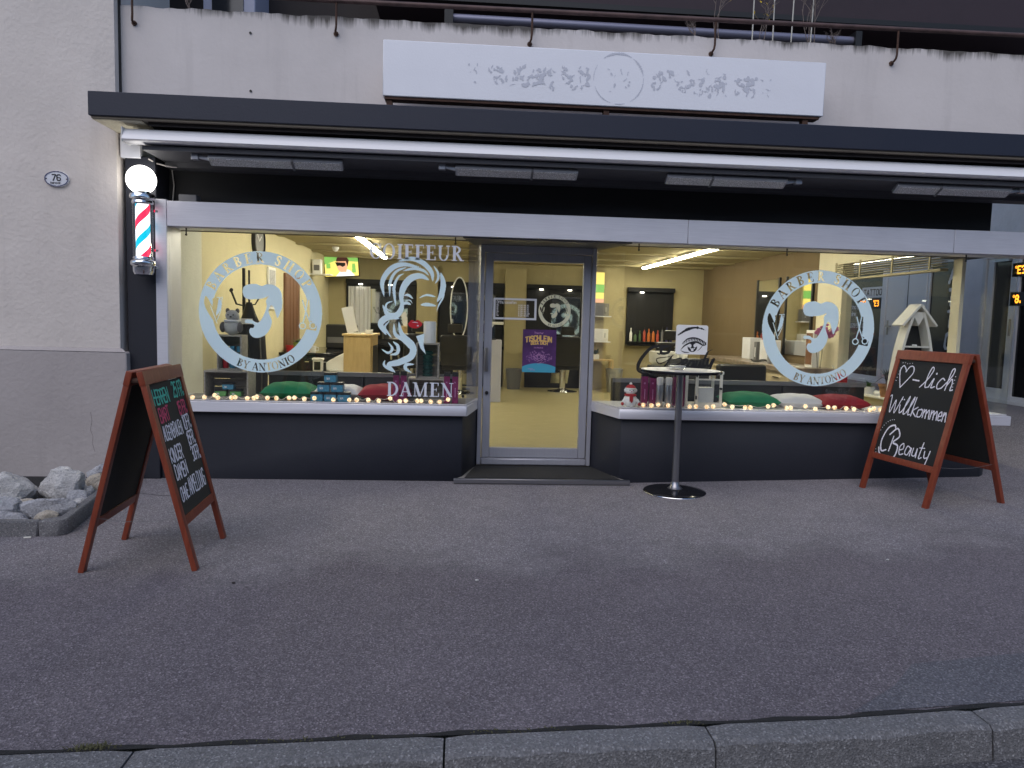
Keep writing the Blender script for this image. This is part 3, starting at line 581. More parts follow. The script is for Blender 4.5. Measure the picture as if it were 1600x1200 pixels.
# ================================================================== THINGS ON THE FACADE
aw = thing('awning_cassette', 'long white rolled-up awning cassette under the dark canopy', 'awning', (-2.83, -.4, 2.94))
g = G(); prof = [(-.445, 2.952), (-.43, 2.940), (-.30, 2.936), (-.28, 2.96), (-.28, 3.05), (-.37, 3.05), (-.395, 3.040), (-.418, 3.018), (-.436, 2.985)]
vs = [(x, y, z) for x in (-2.83, 6.2) for y, z in prof]; k = len(prof)
g.add(vs, [tuple(range(k)), tuple(range(k, 2*k))[::-1]]+[(i, (i+1) % k, (i+1) % k+k, i+k) for i in range(k)]); part('front_bar', g, pm('awning_white', (.90, .90, .94), .3), aw, smooth=True)
g = G(); g.box(-2.835, -2.825, -.440, -.275, 2.93, 3.052); part('end_cap', g, 'white', aw, bevel=.003)
for x in (-2.60, 1.0, 4.6): g = G(); g.box(x, x+.06, -.36, -.30, 3.05, 3.07); part('bracket', g, 'black', aw)
g = G(); g.cyl((-2.8, -.22, 3.0), (6.2, -.22, 3.0), .05, n=14); part('fabric_roll', g, 'dark_brown', aw, smooth=True)
HG = 'infrared heaters under the awning'
def heater(xa, xb, arm_left, label):
    L = xb-xa; t = thing('infrared_heater', label, 'heater', (xa, -.27, 2.885), 0, HG)
    R = Matrix.Rotation(rad(-28), 4, 'X'); T = Matrix.Translation((0, 0, -.045)) @ R
    g = G(); g.box(.12 if arm_left else 0, L if arm_left else L-.12, -.055, .055, -.02, .02, T); lpart('housing', g, 'silver', t, bevel=.006)
    a0, a1 = (.14, L-.02) if arm_left else (.02, L-.14)
    g = G(); g.box(a0, a1, -.045, .045, -.024, -.0205, T); lpart('grille', g, 'heater_grille', t)
    mid = a0+(a1-a0)*(.62 if arm_left else .36); g = G(); g.box(mid, mid+.02, -.06, .06, -.03, .024, T); lpart('strap', g, 'grey_plastic', t)
    xe = .0 if arm_left else L; sg = 1 if arm_left else -1
    g = G(); g.beam((xe+sg*.02, 0, -.02), (xe+sg*.15, 0, -.045), .03, .03); g.box(xe-.025 if arm_left else xe-.035, xe+.035 if arm_left else xe+.025, -.03, .03, -.05, 0); lpart('arm', g, 'silver', t, bevel=.004)
heater(-2.30, -1.05, True, 'infrared heater nearest the barber pole')
heater(-.20, 1.0, True, 'infrared heater above the left of the shop door')
heater(1.80, 3.02, False, 'infrared heater above the bar table')
heater(3.93, 5.15, False, 'infrared heater at the right end of the awning')

# sign box on the canopy
sg = thing('sign_box', 'white light box sign with peeled lettering standing on the canopy', 'sign', (1.24, -.3, 3.308))
g = G(); g.box(-.715, 3.2, -.30, -.16, 3.437, 3.903); part('panel', g, 'white_paint', sg, bevel=.006)
g = G(); g.box(-.70, 3.17, -.285, -.175, 3.414, 3.4345); part('support_rail', g, 'rust', sg)
for x in (-.66, 1.24, 3.05):
    g = G(); g.box(x-.025, x+.025, -.27, -.2, 3.3085, 3.4135); g.box(x-.045, x+.045, -.28, -.19, 3.3085, 3.318); part('post', g, 'rust', sg)
m = Mask(0, 2.8, -.23, .23, .004); rr = random.Random(5)
def flakes(x0, x1, y0, y1, n, s):
    for _ in range(n):
        x, y = rr.uniform(x0, x1), rr.uniform(y0, y1); a = rr.uniform(0, 6.28); L = s*rr.uniform(.3, 1.3)
        p = [(x+math.cos(a)*L*t+rr.uniform(-.2, .2)*L, y+math.sin(a)*L*t+rr.uniform(-.2, .2)*L) for t in (0, .35, .7, 1)]; m.line(p, s*rr.uniform(.1, .55), True, True, .3)
for x0, x1, n, s in ((.02, .10, 6, .03), (.18, .36, 20, .04), (.40, .58, 24, .045), (.61, .76, 24, .045), (.82, .92, 14, .04), (.97, 1.08, 16, .05), (1.62, 1.82, 16, .05), (1.86, 2.02, 12, .045), (2.06, 2.3, 30, .045), (2.38, 2.56, 26, .05), (2.6, 2.75, 5, .025)):
    flakes(x0, x1, -.09, .07, n, s)
flakes(2.0, 2.45, -.10, -.06, 16, .025); flakes(1.22, 1.44, -.13, .10, 12, .03)
for a0, a1, wd in ((60, 130, .016), (10, 58, .012), (-60, 5, .008), (200, 255, .008), (150, 190, .004), (262, 290, .006)):
    m.line([(1.33+.22*math.cos(rad(a)), .215*math.sin(rad(a))) for a in range(a0, a1, 4)], wd, True, True, .4)
part('adhesive_residue', m.geo((0, -.3025, 3.672), (1, 0, 0), (0, 0, 1)), 'residue', sg)

# balcony railing
rl = thing('balcony_railing', 'rusty pipe railing along the balcony parapet', 'railing', (1, .1, 4.1))
g = G(); g.tube([(-3.02, -.02, 4.30), (0, -.02, 4.315), (3, -.02, 4.333), (6.2, -.02, 4.352)], .021, 10); part('rail', g, 'rail_paint', rl, smooth=True)
for x in (-2.905, -1.158, .581, 2.269, 4.009, 5.8):
    zt = 4.315+.006*x; g = G(); g.tube([(x, -.02, zt), (x, -.02, 4.11), (x-.004, -.015, 4.075), (x-.012, .005, 4.055), (x-.012, .055, 4.05)], .010, 8); g.cyl((x-.012, .038, 4.05), (x-.012, .049, 4.05), .022, n=12); part('post', g, 'rust', rl, smooth=True)
t = thing('rolled_awning', 'lilac grey rolled awning bar behind the balcony railing', 'awning', (-.2, 1.2, 4.6))
g = G(); g.cyl((-.15, 1.2, 4.69), (4.2, 1.2, 4.68), .045, n=16); part('roller_bar', g, 'lilac_metal', t, smooth=True)
g = G(); g.box(-.24, -.15, 1.12, 1.28, 4.5, 4.76); part('wall_bracket', g, 'black', t)
g = G(); g.box(4.2, 4.27, 1.12, 1.28, 4.5, 4.76); part('wall_bracket', g, 'black', t)
# dry plants and stakes in the planter on the balcony
def twig_plant(x, y, z, h, n, seed, label, leaves=0, mat='twig'):
    rr = random.Random(seed); t = thing('dry_plant', label, 'plant', (x, y, z), 0, 'dry plants on the balcony'); g = G(); lf = G()
    def branch(p, d, l, r, dep):
        q = p+d*l*.5+Vector((rr.uniform(-.02, .02), rr.uniform(-.02, .02), 0)); e = p+d*l; g.tube([p, q, e], [r, r*.8, r*.6], 5)
        if leaves and dep >= 1 and rr.random() < .35*leaves:
            a = e; s_ = .022
            for _ in range(2):
                b = Vector((rr.uniform(-1, 1), rr.uniform(-1, 1), rr.uniform(-1, 1))).normalized()*s_; c = Vector((rr.uniform(-1, 1), rr.uniform(-1, 1), rr.uniform(-1, 1))).normalized()*s_
                lf.add([a, a+b, a+b+c, a+c], [(0, 1, 2, 3)])
        if dep < 3:
            for _ in range(3 if dep < 2 else 2):
                branch(p+d*l*rr.uniform(.35, 1), (d+Vector((rr.uniform(-.8, .8), rr.uniform(-.5, .5), rr.uniform(-.1, .6)))).normalized(), l*rr.uniform(.4, .75), r*.62, dep+1)
    for i in range(n): branch(Vector((rr.uniform(-.03, .03), 0, 0)), Vector((rr.uniform(-.35, .35), rr.uniform(-.2, .2), 1)).normalized(), h*rr.uniform(.45, .7), .0045, 0)
    lpart('stem', g, mat, t)
    if lf.v: lpart('leaves', lf, 'yellow_leaf', t)
twig_plant(3.28, .2, 4.20, .75, 3, 4, 'bushy dry twigs at the right of the balcony stakes')
twig_plant(2.35, .2, 4.20, .55, 2, 9, 'dry twig with yellow leaves left of the balcony stakes', 1)
twig_plant(2.78, .2, 4.20, .5, 2, 12, 'dry twigs between the white balcony stakes', .5)
twig_plant(2.12, .2, 4.20, .22, 2, 15, 'short dry twig by a railing post')
twig_plant(3.50, .2, 4.20, .16, 3, 22, 'low dry stalks at the foot of the drain pipe')
twig_plant(-2.45, .2, 4.20, .35, 2, 31, 'small plant with reddish dry leaves at the top left')
for i, (x, dx) in enumerate(((2.70, .03), (2.90, .03), (3.08, .05), (3.27, .06))):
    g = G(); g.cyl((x, .2, 4.20), (x+dx, .28, 5.3), .006, n=6)
    single('plant_stake', g, 'bamboo', ('first', 'second', 'third', 'fourth')[i]+' white stake from the left above the sign box', 'stake', (x, .2, 4.20), 'white stakes on the balcony')

# barber pole
bp = thing('barber_pole', 'lit chrome barber pole with white globe and red and blue stripes', 'barber pole', (-2.80, -.13, 1.85))
P0 = (0, 0, 0)
g = G(); g.ball((-.008, 0, .825), .123, n=32, k=20); lpart('globe', g, 'globe_light', bp, smooth=True)
g = G(); g.lathe([(.05, .745), (.062, .73), (.062, .705), (.098, .70), (.104, .685), (.104, .665), (.094, .655), (.08, .652), (.085, .64), (.09, .625), (.082, .612), (.05, .61)], P0, 32); lpart('top_cap', g, 'chrome', bp, smooth=True)
g = G(); g.lathe([(.05, .165), (.082, .16), (.088, .145), (.08, .135), (.098, .128), (.106, .115), (.106, .092), (.097, .08), (.088, .075), (.086, .03), (.075, .005), (.04, -.01), (.001, -.012)], P0, 32); lpart('bottom_cap', g, 'chrome', bp, smooth=True)
mbp, nbp, bbp = nodes('pole_stripes'); tc = N(nbp, 'ShaderNodeTexCoord'); sx_ = N(nbp, 'ShaderNodeSeparateXYZ'); nbp.links.new(tc.outputs['Object'], sx_.inputs[0])
at2 = N(nbp, 'ShaderNodeMath', _operation='ARCTAN2'); nbp.links.new(sx_.outputs['Y'], at2.inputs[0]); nbp.links.new(sx_.outputs['X'], at2.inputs[1])
ma = N(nbp, 'ShaderNodeMath', _operation='MULTIPLY'); ma.inputs[1].default_value = -1/(2*math.pi); nbp.links.new(at2.outputs[0], ma.inputs[0])
mo_ = N(nbp, 'ShaderNodeMath', _operation='ADD'); mo_.inputs[1].default_value = .5; nbp.links.new(ma.outputs[0], mo_.inputs[0]); ma = mo_
mz = N(nbp, 'ShaderNodeMath', _operation='MULTIPLY_ADD'); mz.inputs[1].default_value = 2.75;  nbp.links.new(sx_.outputs['Z'], mz.inputs[0]); nbp.links.new(ma.outputs[0], mz.inputs[2])
fr = N(nbp, 'ShaderNodeMath', _operation='FRACT'); nbp.links.new(mz.outputs[0], fr.inputs[0])
cr = N(nbp, 'ShaderNodeValToRGB'); cr.color_ramp.interpolation = 'CONSTANT'; el = cr.color_ramp.elements
for i, (p, c) in enumerate(((0, (.80, .02, .07)), (.2, (1, .97, .98)), (.5, (.0, .36, .50)), (.7, (1, .97, .98)))):
    q = el[i] if i < 2 else el.new(p); q.position = p; q.color = (*c, 1)
nbp.links.new(fr.outputs[0], cr.inputs[0]); nbp.links.new(cr.outputs[0], bbp.inputs['Emission Color']); nbp.links.new(cr.outputs[0], bbp.inputs['Base Color']); bbp.inputs['Emission Strength'].default_value = 1.0
g = G(); g.lathe([(.058, .16), (.058, .615)], P0, 32); lpart('striped_cylinder', g, 'pole_stripes', bp, smooth=True)
g = G(); g.lathe([(.083, .14), (.083, .63)], P0, 32); g.f = g.f[:-2]; lpart('glass_tube', g, 'clear_glass', bp, smooth=True)
for z in (.66, .10):
    g = G(); g.box(-.02, .02, .07, .13, z-.02, z+.02); lpart('wall_bracket', g, 'chrome', bp)
for z in (.56, .22, .07): g = G(); g.cyl((.10, -.0, z), (.115, .02, z), .012, n=10); lpart('side_screw', g, 'chrome', bp, smooth=True)
# cable and small junction box above the header
t = thing('power_cable', 'thin white cable hanging under the awning near the barber pole', 'cable', (-2.75, .1, 2.86))
g = G(); g.tube([(-2.79, -.02, 2.878), (-2.74, .02, 2.85), (-2.66, .06, 2.835), (-2.6, .12, 2.838)], .007, 6); g.tube([(-2.70, .28, 2.84), (-2.68, .27, 2.7), (-2.69, .26, 2.56), (-2.66, .2, 2.525)], .005, 6); part('cord', g, 'wire', t, smooth=True)
g = G(); g.box(-2.58, -2.42, .1, .22, 2.519, 2.60); single('junction_box', g, 'grey_plastic', 'small dark box lying on the aluminium header near the barber pole', 'box', (-2.5, .16, 2.519), bevel=.006)

# ================================================================== A-BOARDS
def a_board(loc, rz, W, SPR, H, label, write):
    t = thing('chalkboard_stand', label, 'chalkboard', loc, rz, 'folding chalkboard stands on the pavement')
    for sgn in (1, -1):
        foot = Vector((sgn*SPR/2, 0, 0)); top = Vector((sgn*.028, 0, H)); up_ = (top-foot).normalized(); nrm = Vector((up_.z*sgn, 0, -up_.x*sgn)); L = (top-foot).length
        wd = .052; low = .27*L
        for y in (-1, 1):
            g = G(); a = foot+Vector((0, y*(W-wd)/2, 0)); g.beam(a, a+up_*(L-.075), .032, wd, (0, 1, 0)); lpart('leg', g, 'red_wood', t, bevel=.005, seg=2)
        g = G(); a = foot+up_*(L-.037)+Vector((0, -W/2-.004, 0)); g.beam(a, a+Vector((0, W+.008, 0)), .036, .085, up_); lpart('top_rail', g, 'red_wood', t, bevel=.006, seg=2)
        g = G(); a = foot+up_*(low-.03)+Vector((0, -(W/2-wd), 0)); g.beam(a, a+Vector((0, W-2*wd, 0)), .028, .055, up_); lpart('bottom_rail', g, 'red_wood', t, bevel=.005, seg=2)
        a = foot+up_*(low-.002)+Vector((0, 0, 0)); hh = L-.08-low
        g = G(); q = a+up_*hh; g.beam(a, q, .012, W-2*wd+.01, (0, 1, 0)); pn = lpart('chalk_panel', g, 'chalkboard', t)
        if sgn == 1:
            U = Vector((0, 1, 0)); V = up_; Pn = a-U*(W/2-wd)+nrm*.0085
            write(pn, Pn, U, V, W-2*wd, hh)
    for y in (-W/2+.03, W/2-.03):
        g = G(); fz = H*.27; xx = SPR/2*(1-.27); g.tube([(xx, y, fz), (xx*.4, y, fz-.02), (-xx*.3, y, fz-.022), (-xx, y, fz)], .0015, 5); lpart('stay_cord', g, 'grey_plastic', t)
        g = G(); g.cyl((-.03, y, H-.05), (.03, y, H-.05), .018, n=10); lpart('hinge', g, 'rust', t)
    return t
def left_text(pn, P, U, V, w, h):
    c = .0022
    def row(txt, x, y, hh, col, asp=.42, adv=.52, wd=.0115, slant=.04):
        m = Mask(0, w, 0, h, c); hand(m, txt, x, y, hh, wd, adv, asp, slant, .05); lpart('chalk_lettering', m.geo(P, U, V), col, pn)
    R_ = lambda f: h*(1-f)
    row('HERREN', .03, R_(.155), .085, 'chalk_teal', .46, .52); row('25 FR.', .385, R_(.145), .095, 'chalk_teal', .36, .44)
    row('BART', .05, R_(.29), .082, 'chalk_pink', .46, .54); row('15 FR.', .40, R_(.285), .085, 'chalk_pink', .36, .44)
    row('AUGENBRAUEN', .035, R_(.43), .085, 'chalk_white', .32, .37, .0095); row('10FR.', .42, R_(.415), .09, 'chalk_white', .34, .42, .010)
    row('KINDER', .045, R_(.60), .085, 'chalk_white', .42, .48); row('15FR.', .42, R_(.545), .085, 'chalk_white', .36, .44)
    row('DAMEN', .055, R_(.735), .085, 'chalk_white', .44, .52); row('30FR.', .42, R_(.675), .088, 'chalk_white', .36, .44)
    row('OHNE', .05, R_(.90), .08, 'chalk_white', .36, .44, .010); row('ANMELDUNG', .21, R_(.895), .105, 'chalk_white', .30, .36, .010)
a_board((-1.90, -2.155, 0), rad(3.5), .70, .64, 1.185, 'red wood chalkboard stand with hairdressing prices beside the stone bed', left_text)
def right_text(pn, P, U, V, w, h):
    m = Mask(0, w/.95, 0, h, .0025); W_ = .0105
    def cv(pts, wd=W_, x=0, y=0, s=1): m.curve([(x+a*s, y+b*s) for a, b in pts], wd, False, True, .15)
    # heart with dash, "lich"
    cv([(.10, h-.26), (.055, h-.15), (.045, h-.09), (.075, h-.055), (.115, h-.09), (.12, h-.11)]); cv([(.10, h-.26), (.175, h-.17), (.215, h-.11), (.20, h-.06), (.155, h-.06), (.12, h-.11)])
    m.line([(.235, h-.175), (.31, h-.18)], .013)
    x = .34; y = h-.235
    cv([(x, y), (x+.07, y+.08), (x+.11, y+.165), (x+.085, y+.185), (x+.06, y+.1), (x+.06, y+.01), (x+.10, y+.01)])
    cv([(x+.10, y+.01), (x+.14, y+.09), (x+.13, y+.01), (x+.17, y+.02)]); m.disc(x+.155, y+.135, .009)
    cv([(x+.265, y+.085), (x+.235, y+.1), (x+.195, y+.05), (x+.205, y+.005), (x+.25, y+.015)])
    cv([(x+.25, y+.015), (x+.33, y+.12), (x+.345, y+.185), (x+.315, y+.17), (x+.295, y+.0)]); cv([(x+.30, y+.04), (x+.34, y+.1), (x+.355, y+.06), (x+.35, y+.005), (x+.375, y+.01)])
    for i in range(5): m.line([(.03+.004*i, h-.20+.03*i), (.018+.004*i, h-.198+.03*i)], .004); m.disc(.05+.03*i, h-.03+.004*math.sin(i*2), .004)
    for i in range(4): m.disc(.71, h-.20+.03*i, .004)
    # Willkommen
    y = h-.50; x = .015; hh = .15
    cv([(x, y+hh), (x+.02, y+hh), (x+.04, y), (x+.085, y+hh*.8), (x+.10, y), (x+.16, y+hh*1.05)], .009)
    cv([(x+.15, y+.08), (x+.165, y+.01), (x+.195, y+.03)]); m.disc(x+.16, y+.135, .007); m.disc(x+.185, y+.135, .007)
    for k_ in (0, .06): cv([(x+.19+k_, y+.02), (x+.24+k_, y+.12), (x+.245+k_, y+.17), (x+.22+k_, y+.1), (x+.215+k_, y+.01), (x+.24+k_, y+.01)])
    cv([(x+.33, y+.17), (x+.315, y+.0)]); cv([(x+.375, y+.085), (x+.325, y+.045), (x+.375, y)])
    cv([(x+.425, y+.07), (x+.39, y+.06), (x+.39, y+.005), (x+.43, y+.01), (x+.44, y+.06), (x+.42, y+.075)])
    for b_ in (.455, .545):
        cv([(x+b_, y+.075), (x+b_, y)]); cv([(x+b_, y+.04), (x+b_+.025, y+.075), (x+b_+.035, y+.0)]); cv([(x+b_+.035, y+.04), (x+b_+.06, y+.075), (x+b_+.075, y+.0)])
    cv([(x+.632, y+.035), (x+.665, y+.045), (x+.655, y+.078), (x+.632, y+.05), (x+.64, y+.003), (x+.67, y+.01)])
    cv([(x+.685, y+.075), (x+.682, y)]); cv([(x+.684, y+.04), (x+.705, y+.075), (x+.72, y)])
    # C Beauty
    y = h-.80
    cv([(.20, y+.16), (.17, y+.19), (.10, y+.15), (.06, y+.03), (.09, y-.06), (.15, y-.045)], .014)
    cv([(.145, y+.10), (.22, y+.165), (.27, y+.10), (.21, y+.035), (.28, y+.01), (.27, y-.09), (.17, y-.115), (.08, y-.09), (.05, y-.04)], .014); cv([(.20, y+.09), (.185, y-.05)], .012)
    cv([(.31, y-.02), (.355, y), (.345, y+.045), (.31, y+.01), (.325, y-.055), (.37, y-.045)])
    cv([(.44, y+.02), (.40, y+.03), (.385, y-.03), (.42, y-.045), (.45, y+.02), (.45, y-.05)])
    cv([(.475, y+.025), (.475, y-.035), (.51, y-.035), (.52, y+.025), (.525, y-.05)]); cv([(.575, y+.09), (.56, y-.045), (.59, y-.04)]); m.line([(.545, y+.04), (.60, y+.045)], .009)
    cv([(.61, y+.02), (.62, y-.035), (.655, y-.03)]); cv([(.67, y+.03), (.65, y-.09), (.62, y-.19), (.60, y-.18)])
    for i in range(10): a = rad(205+i*9); m.disc(.17+.17*math.cos(a), y+.02+.19*math.sin(a), .004)
    for i in range(8): a = rad(95+i*9); m.disc(.16+.16*math.cos(a), y+.05+.19*math.sin(a), .004)
    for i in range(4): m.line([(.595, y-.15-.022*i), (.575, y-.155-.022*i)], .004)
    lpart('chalk_lettering', m.geo(P, U*.95, V), 'chalk_white', pn)
rb = a_board((4.22, -.655, zg(4.2, -.65)-.004), rad(180+9), .82, .77, 1.28, 'red wood chalkboard stand with a heart and white script near the right window', right_text)
rb.rotation_euler.y = rad(-1.6)*-1

# ================================================================== BAR TABLE
bt = thing('bar_table', 'round black bar table on a chrome column outside the right window', 'table', (1.985, -.36, zg(1.985, -.36)-.003))
g = G(); g.lathe([(.001, 1.10), (.365, 1.10), (.37, 1.106), (.37, 1.118), (.365, 1.124), (.001, 1.124)], P0, 56); lpart('table_top', g, 'black_gloss', bt, smooth=True)
g = G(); g.lathe([(.001, 1.1242), (.350, 1.1242), (.352, 1.1262), (.001, 1.1268)], P0, 56); lpart('top_reflection', g, pm('painted_reflection', (.62, .60, .54), .28, var=.15, vs=5), bt, smooth=True)  # bright reflection on the black top, put in as a pale sheet colour
g = G(); g.lathe([(.032, .03), (.032, 1.098)], P0, 24); g.lathe([(.035, .10), (.045, .06), (.06, .045), (.07, .035)], P0, 24); lpart('column', g, 'steel', bt, smooth=True)
g = G(); g.lathe([(.001, .0), (.28, .0), (.283, .008), (.275, .016), (.20, .026), (.08, .036), (.03, .04)], P0, 56); lpart('base_plate', g, 'black_gloss', bt, smooth=True)
g = G(); g.lathe([(.285, .0005), (.288, .004), (.285, .0085)], P0, 56); lpart('base_rim', g, 'chrome', bt, smooth=True)
ash = thing('glass_ashtray', 'clear glass ashtray on the bar table', 'ashtray', (1.955, -.36, zg(1.985, -.36)-.003+1.1268))
g = G(); g.lathe([(.001, 0), (.065, 0), (.075, .03), (.068, .032), (.056, .01), (.001, .008)], P0, 28); lpart('bowl', g, 'clear_glass', ash, smooth=True)
g = G(); g.lathe([(.066, .027), (.077, .027), (.077, .034), (.066, .034)], P0, 28); lpart('bowl_rim', g, 'silver', ash, smooth=True)

# ================================================================== STONE BED
ed = thing('bed_edging', 'grey concrete edging round the bed of white stones', 'edging', (-3, -1.75, 0))
pts = [(-6.5, -1.80), (-2.72, -1.775), (-2.98, -.02)]
def edging(a, b, cut=0.0):
    a = Vector((*a, 0)); b = Vector((*b, 0)); g = G(); d = (b-a).normalized(); g.beam(a+d*cut+Vector((0, 0, .04)), b+Vector((0, 0, .04)), .07, .13, (0, 0, 1)); return g
x0 = -6.5
for xa, xb in ((-5.2, -4.1), (-4.095, -2.83)): part('edging_stone', edging((xa, -1.795), (xb, -1.775)), 'edging_concrete', ed, bevel=.01)
g = G(); g.prism([(-2.825, -1.81), (-2.70, -1.80), (-2.66, -1.745), (-2.945, -.10), (-3.01, -.10), (-2.745, -1.68), (-2.825, -1.74)], -.03, .108); part('edging_stone', g, 'edging_concrete', ed, bevel=.01)
g = G(); g.prism([(-5.2, -1.74), (-2.76, -1.72), (-3.0, -.09), (-5.2, -.09)], -.02, .03); part('gravel_base', g, 'rubber_mat', ed)
def rock(c, sx, sy, sz, seed, mat, label, rz=0.0, grp=None, flat=.0):
    # faceted, weathered boulder
    bm = bmesh.new(); bmesh.ops.create_icosphere(bm, subdivisions=4 if max(sx, sy) > .1 else 3, radius=1); rr = random.Random(seed)
    pl = [(Vector((rr.gauss(0, 1), rr.gauss(0, 1), rr.gauss(0, .8))).normalized(), rr.uniform(.62, .95)) for _ in range(13)]
    R = Matrix.Rotation(rz, 3, 'Z')
    for v in bm.verts:
        p = v.co.copy()
        for nrm, d in pl:
            k = p.dot(nrm)
            if k > d: p -= nrm*(k-d)*.88
        p *= 1+.10*mnoise.noise(p*2.3+Vector((seed, 0, 0)))+.06*mnoise.noise(p*5.5+Vector((0, seed, 0)))
        p += Vector((math.sin(p.y*7+seed), math.sin(p.z*6+seed*2), math.sin(p.x*8+seed*3)))*.025
        v.co = R @ Vector((p.x*sx, p.y*sy, max(p.z, -.75)*sz))
    zmin = min(v.co.z for v in bm.verts)
    me = bpy.data.meshes.new('rock'); bm.to_mesh(me); bm.free(); me.polygons.foreach_set('use_smooth', [True]*len(me.polygons)); me.set_sharp_from_angle(angle=rad(20)); me.materials.append(M[mat])
    o = bpy.data.objects.new('rock', me); COL.objects.link(o); o.location = (c[0], c[1], .028-zmin if len(c) == 2 else c[2]-zmin)
    tag(o, label, 'stone', grp)
RG = 'stones in the edged bed'
big = [((-3.10, -.95), .17, .15, .155, 'white_stone', 'tall pale stone against the plinth in the stone bed', .2), ((-2.93, -1.50), .19, .085, .10, 'grey_stone', 'long pale stone lying behind the corner of the edging', .45),
       ((-3.50, -1.05), .24, .24, .145, 'white_stone', 'biggest flat white stone at the left edge of the photo', 0), ((-3.24, -1.50), .17, .10, .095, 'grey_stone', 'blue grey stone in front of the biggest white stone', .2), ((-3.46, -1.58), .12, .09, .085, 'grey_stone', 'grey stone cut by the left edge of the photo', 0),
       ((-2.99, -.62), .12, .09, .085, 'tan_stone', 'small tan stone near the plinth corner', .5), ((-2.94, -1.05), .10, .08, .07, 'grey_stone', 'rounded grey stone in the middle of the right edging', .2), ((-3.06, -.42), .11, .09, .12, 'grey_stone', 'dark grey stone right behind the chalkboard leg', .9)]
for i, (c, a, b, h, mt, lb, rz) in enumerate(big): rock(c, a, b, h, 11+i*7, mt, lb, rz, RG)
rr = random.Random(8)
small = [(-3.07, -1.64), (-2.86, -1.22), (-2.92, -.72), (-3.03, -.30), (-2.95, -.88), (-3.2, -1.27), (-3.15, -1.62), (-3.4, -1.66), (-2.84, -1.42), (-3.14, -1.40), (-3.12, -.36), (-3.2, -.55), (-3.62, -1.3), (-3.08, -.68), (-2.88, -1.60), (-3.03, -.18), (-2.93, -.42), (-3.55, -1.68), (-3.3, -.7), (-3.22, -.9)]
for i, c in enumerate(small):
    s_ = rr.uniform(.05, .085); rock(c, s_*rr.uniform(.9, 1.4), s_*rr.uniform(.8, 1.1), s_*rr.uniform(.7, 1.0), 100+i, ('grey_stone', 'white_stone', 'tan_stone')[i % 3], 'small rounded stone filling a gap between the big stones of the bed', rr.uniform(0, 3), RG)
g = G(); rr = random.Random(4)
for i in range(160):
    t_ = rr.random(); x = rr.uniform(-3.5, -2.85)+.0; y = rr.uniform(-1.68, -.15); x = min(x, -2.80+(-.25)*((y+1.72)/1.6)); s_ = rr.uniform(.008, .02); g.ball((x, y, .03+s_*.5), s_*1.2, s_, s_*.7, 6, 4)
part('bed_gravel', g, 'grey_stone', ed, kind='stuff')

# ================================================================== WINDOW FILMS
UX, VZ = Vector((1, 0, 0)), Vector((0, 0, 1))
FACE = [(430, 380), (425, 420), (440, 460), (480, 478), (560, 474), (615, 462), (650, 445), (625, 485), (631, 525), (622, 570), (590, 640), (560, 675), (530, 672), (500, 655), (450, 655), (447, 680), (500, 685), (522, 700), (515, 722), (490, 725), (480, 760), (505, 798), (555, 808), (620, 780), (662, 720), (675, 660), (662, 625), (648, 585), (652, 550), (668, 525), (690, 540), (710, 600), (725, 634), (745, 590), (762, 545), (765, 470), (752, 400), (705, 357), (640, 345), (590, 362), (540, 346), (480, 350), (445, 365)]
def ring_mask(R, cell, face=True):
    m = Mask(-R*1.03, R*1.03, -R*1.03, R*1.03, cell); k = R/.55
    m.ell(0, 0, R).ell(0, 0, .432*k, None, False)
    serif_arc(m, 0, 0, .449*k, 'BARBER SHOP', .090*k, rad(91), False, False, .30)
    serif_arc(m, 0, 0, .535*k, 'BY ANTONIO', .072*k, rad(-84), True, False, .06)
    q = lambda x, y: ((x-580)/530*R, (587-y)/520*R)
    m.poly([tuple(p) for p in catmull([q(*p) for p in FACE]+[q(*FACE[0])], 4)])
    # open razor cut out of the ring at the left, scissors at the right
    m.curve([q(110, 465), q(125, 530), q(165, 610), q(205, 690)], .060*k, True, False); m.poly([q(165, 480), q(255, 460), q(240, 600), q(205, 680), q(185, 600)], False)
    m.curve([q(228, 475), q(225, 550), q(200, 620)], .034*k, True); m.line([q(205, 470), q(250, 468), q(235, 590), q(207, 660)], .006*k)
    m.line([q(150, 545), q(205, 690)], .007*k)
    m.poly([q(930, 470), q(1000, 470), q(1005, 560), q(1000, 640), q(1065, 690), q(1060, 735), q(960, 720), q(900, 720), q(905, 660), q(960, 580)], False)
    for pp in ([q(985, 470), q(965, 590), q(945, 665)], [q(940, 475), q(975, 590), q(1010, 670)]): m.line(pp, .011*k)
    for c in (q(940, 695), q(1030, 690)): m.ell(c[0], c[1], .032*k); m.ell(c[0], c[1], .022*k, None, False)
    return m
def film(name, m, P, mat, label, cat='window film', **k):
    P = Vector(P); o = obj(name, m.geo(P, UX, VZ), mat, None, loc=P, label=label, cat=cat, **k); return o
film('window_film', ring_mask(.551, .0032), (-1.828, .0105, 1.553), 'blue_film', 'pale blue round barber shop film on the left window')
film('window_film', ring_mask(.556, .0032), (3.433, .0105, 1.540), 'blue_film', 'pale blue round barber shop film on the right window')
film('door_film', ring_mask(.165, .0016), (.945, .599, 1.645), 'cream_film', 'small cream round barber shop film on the door glass')
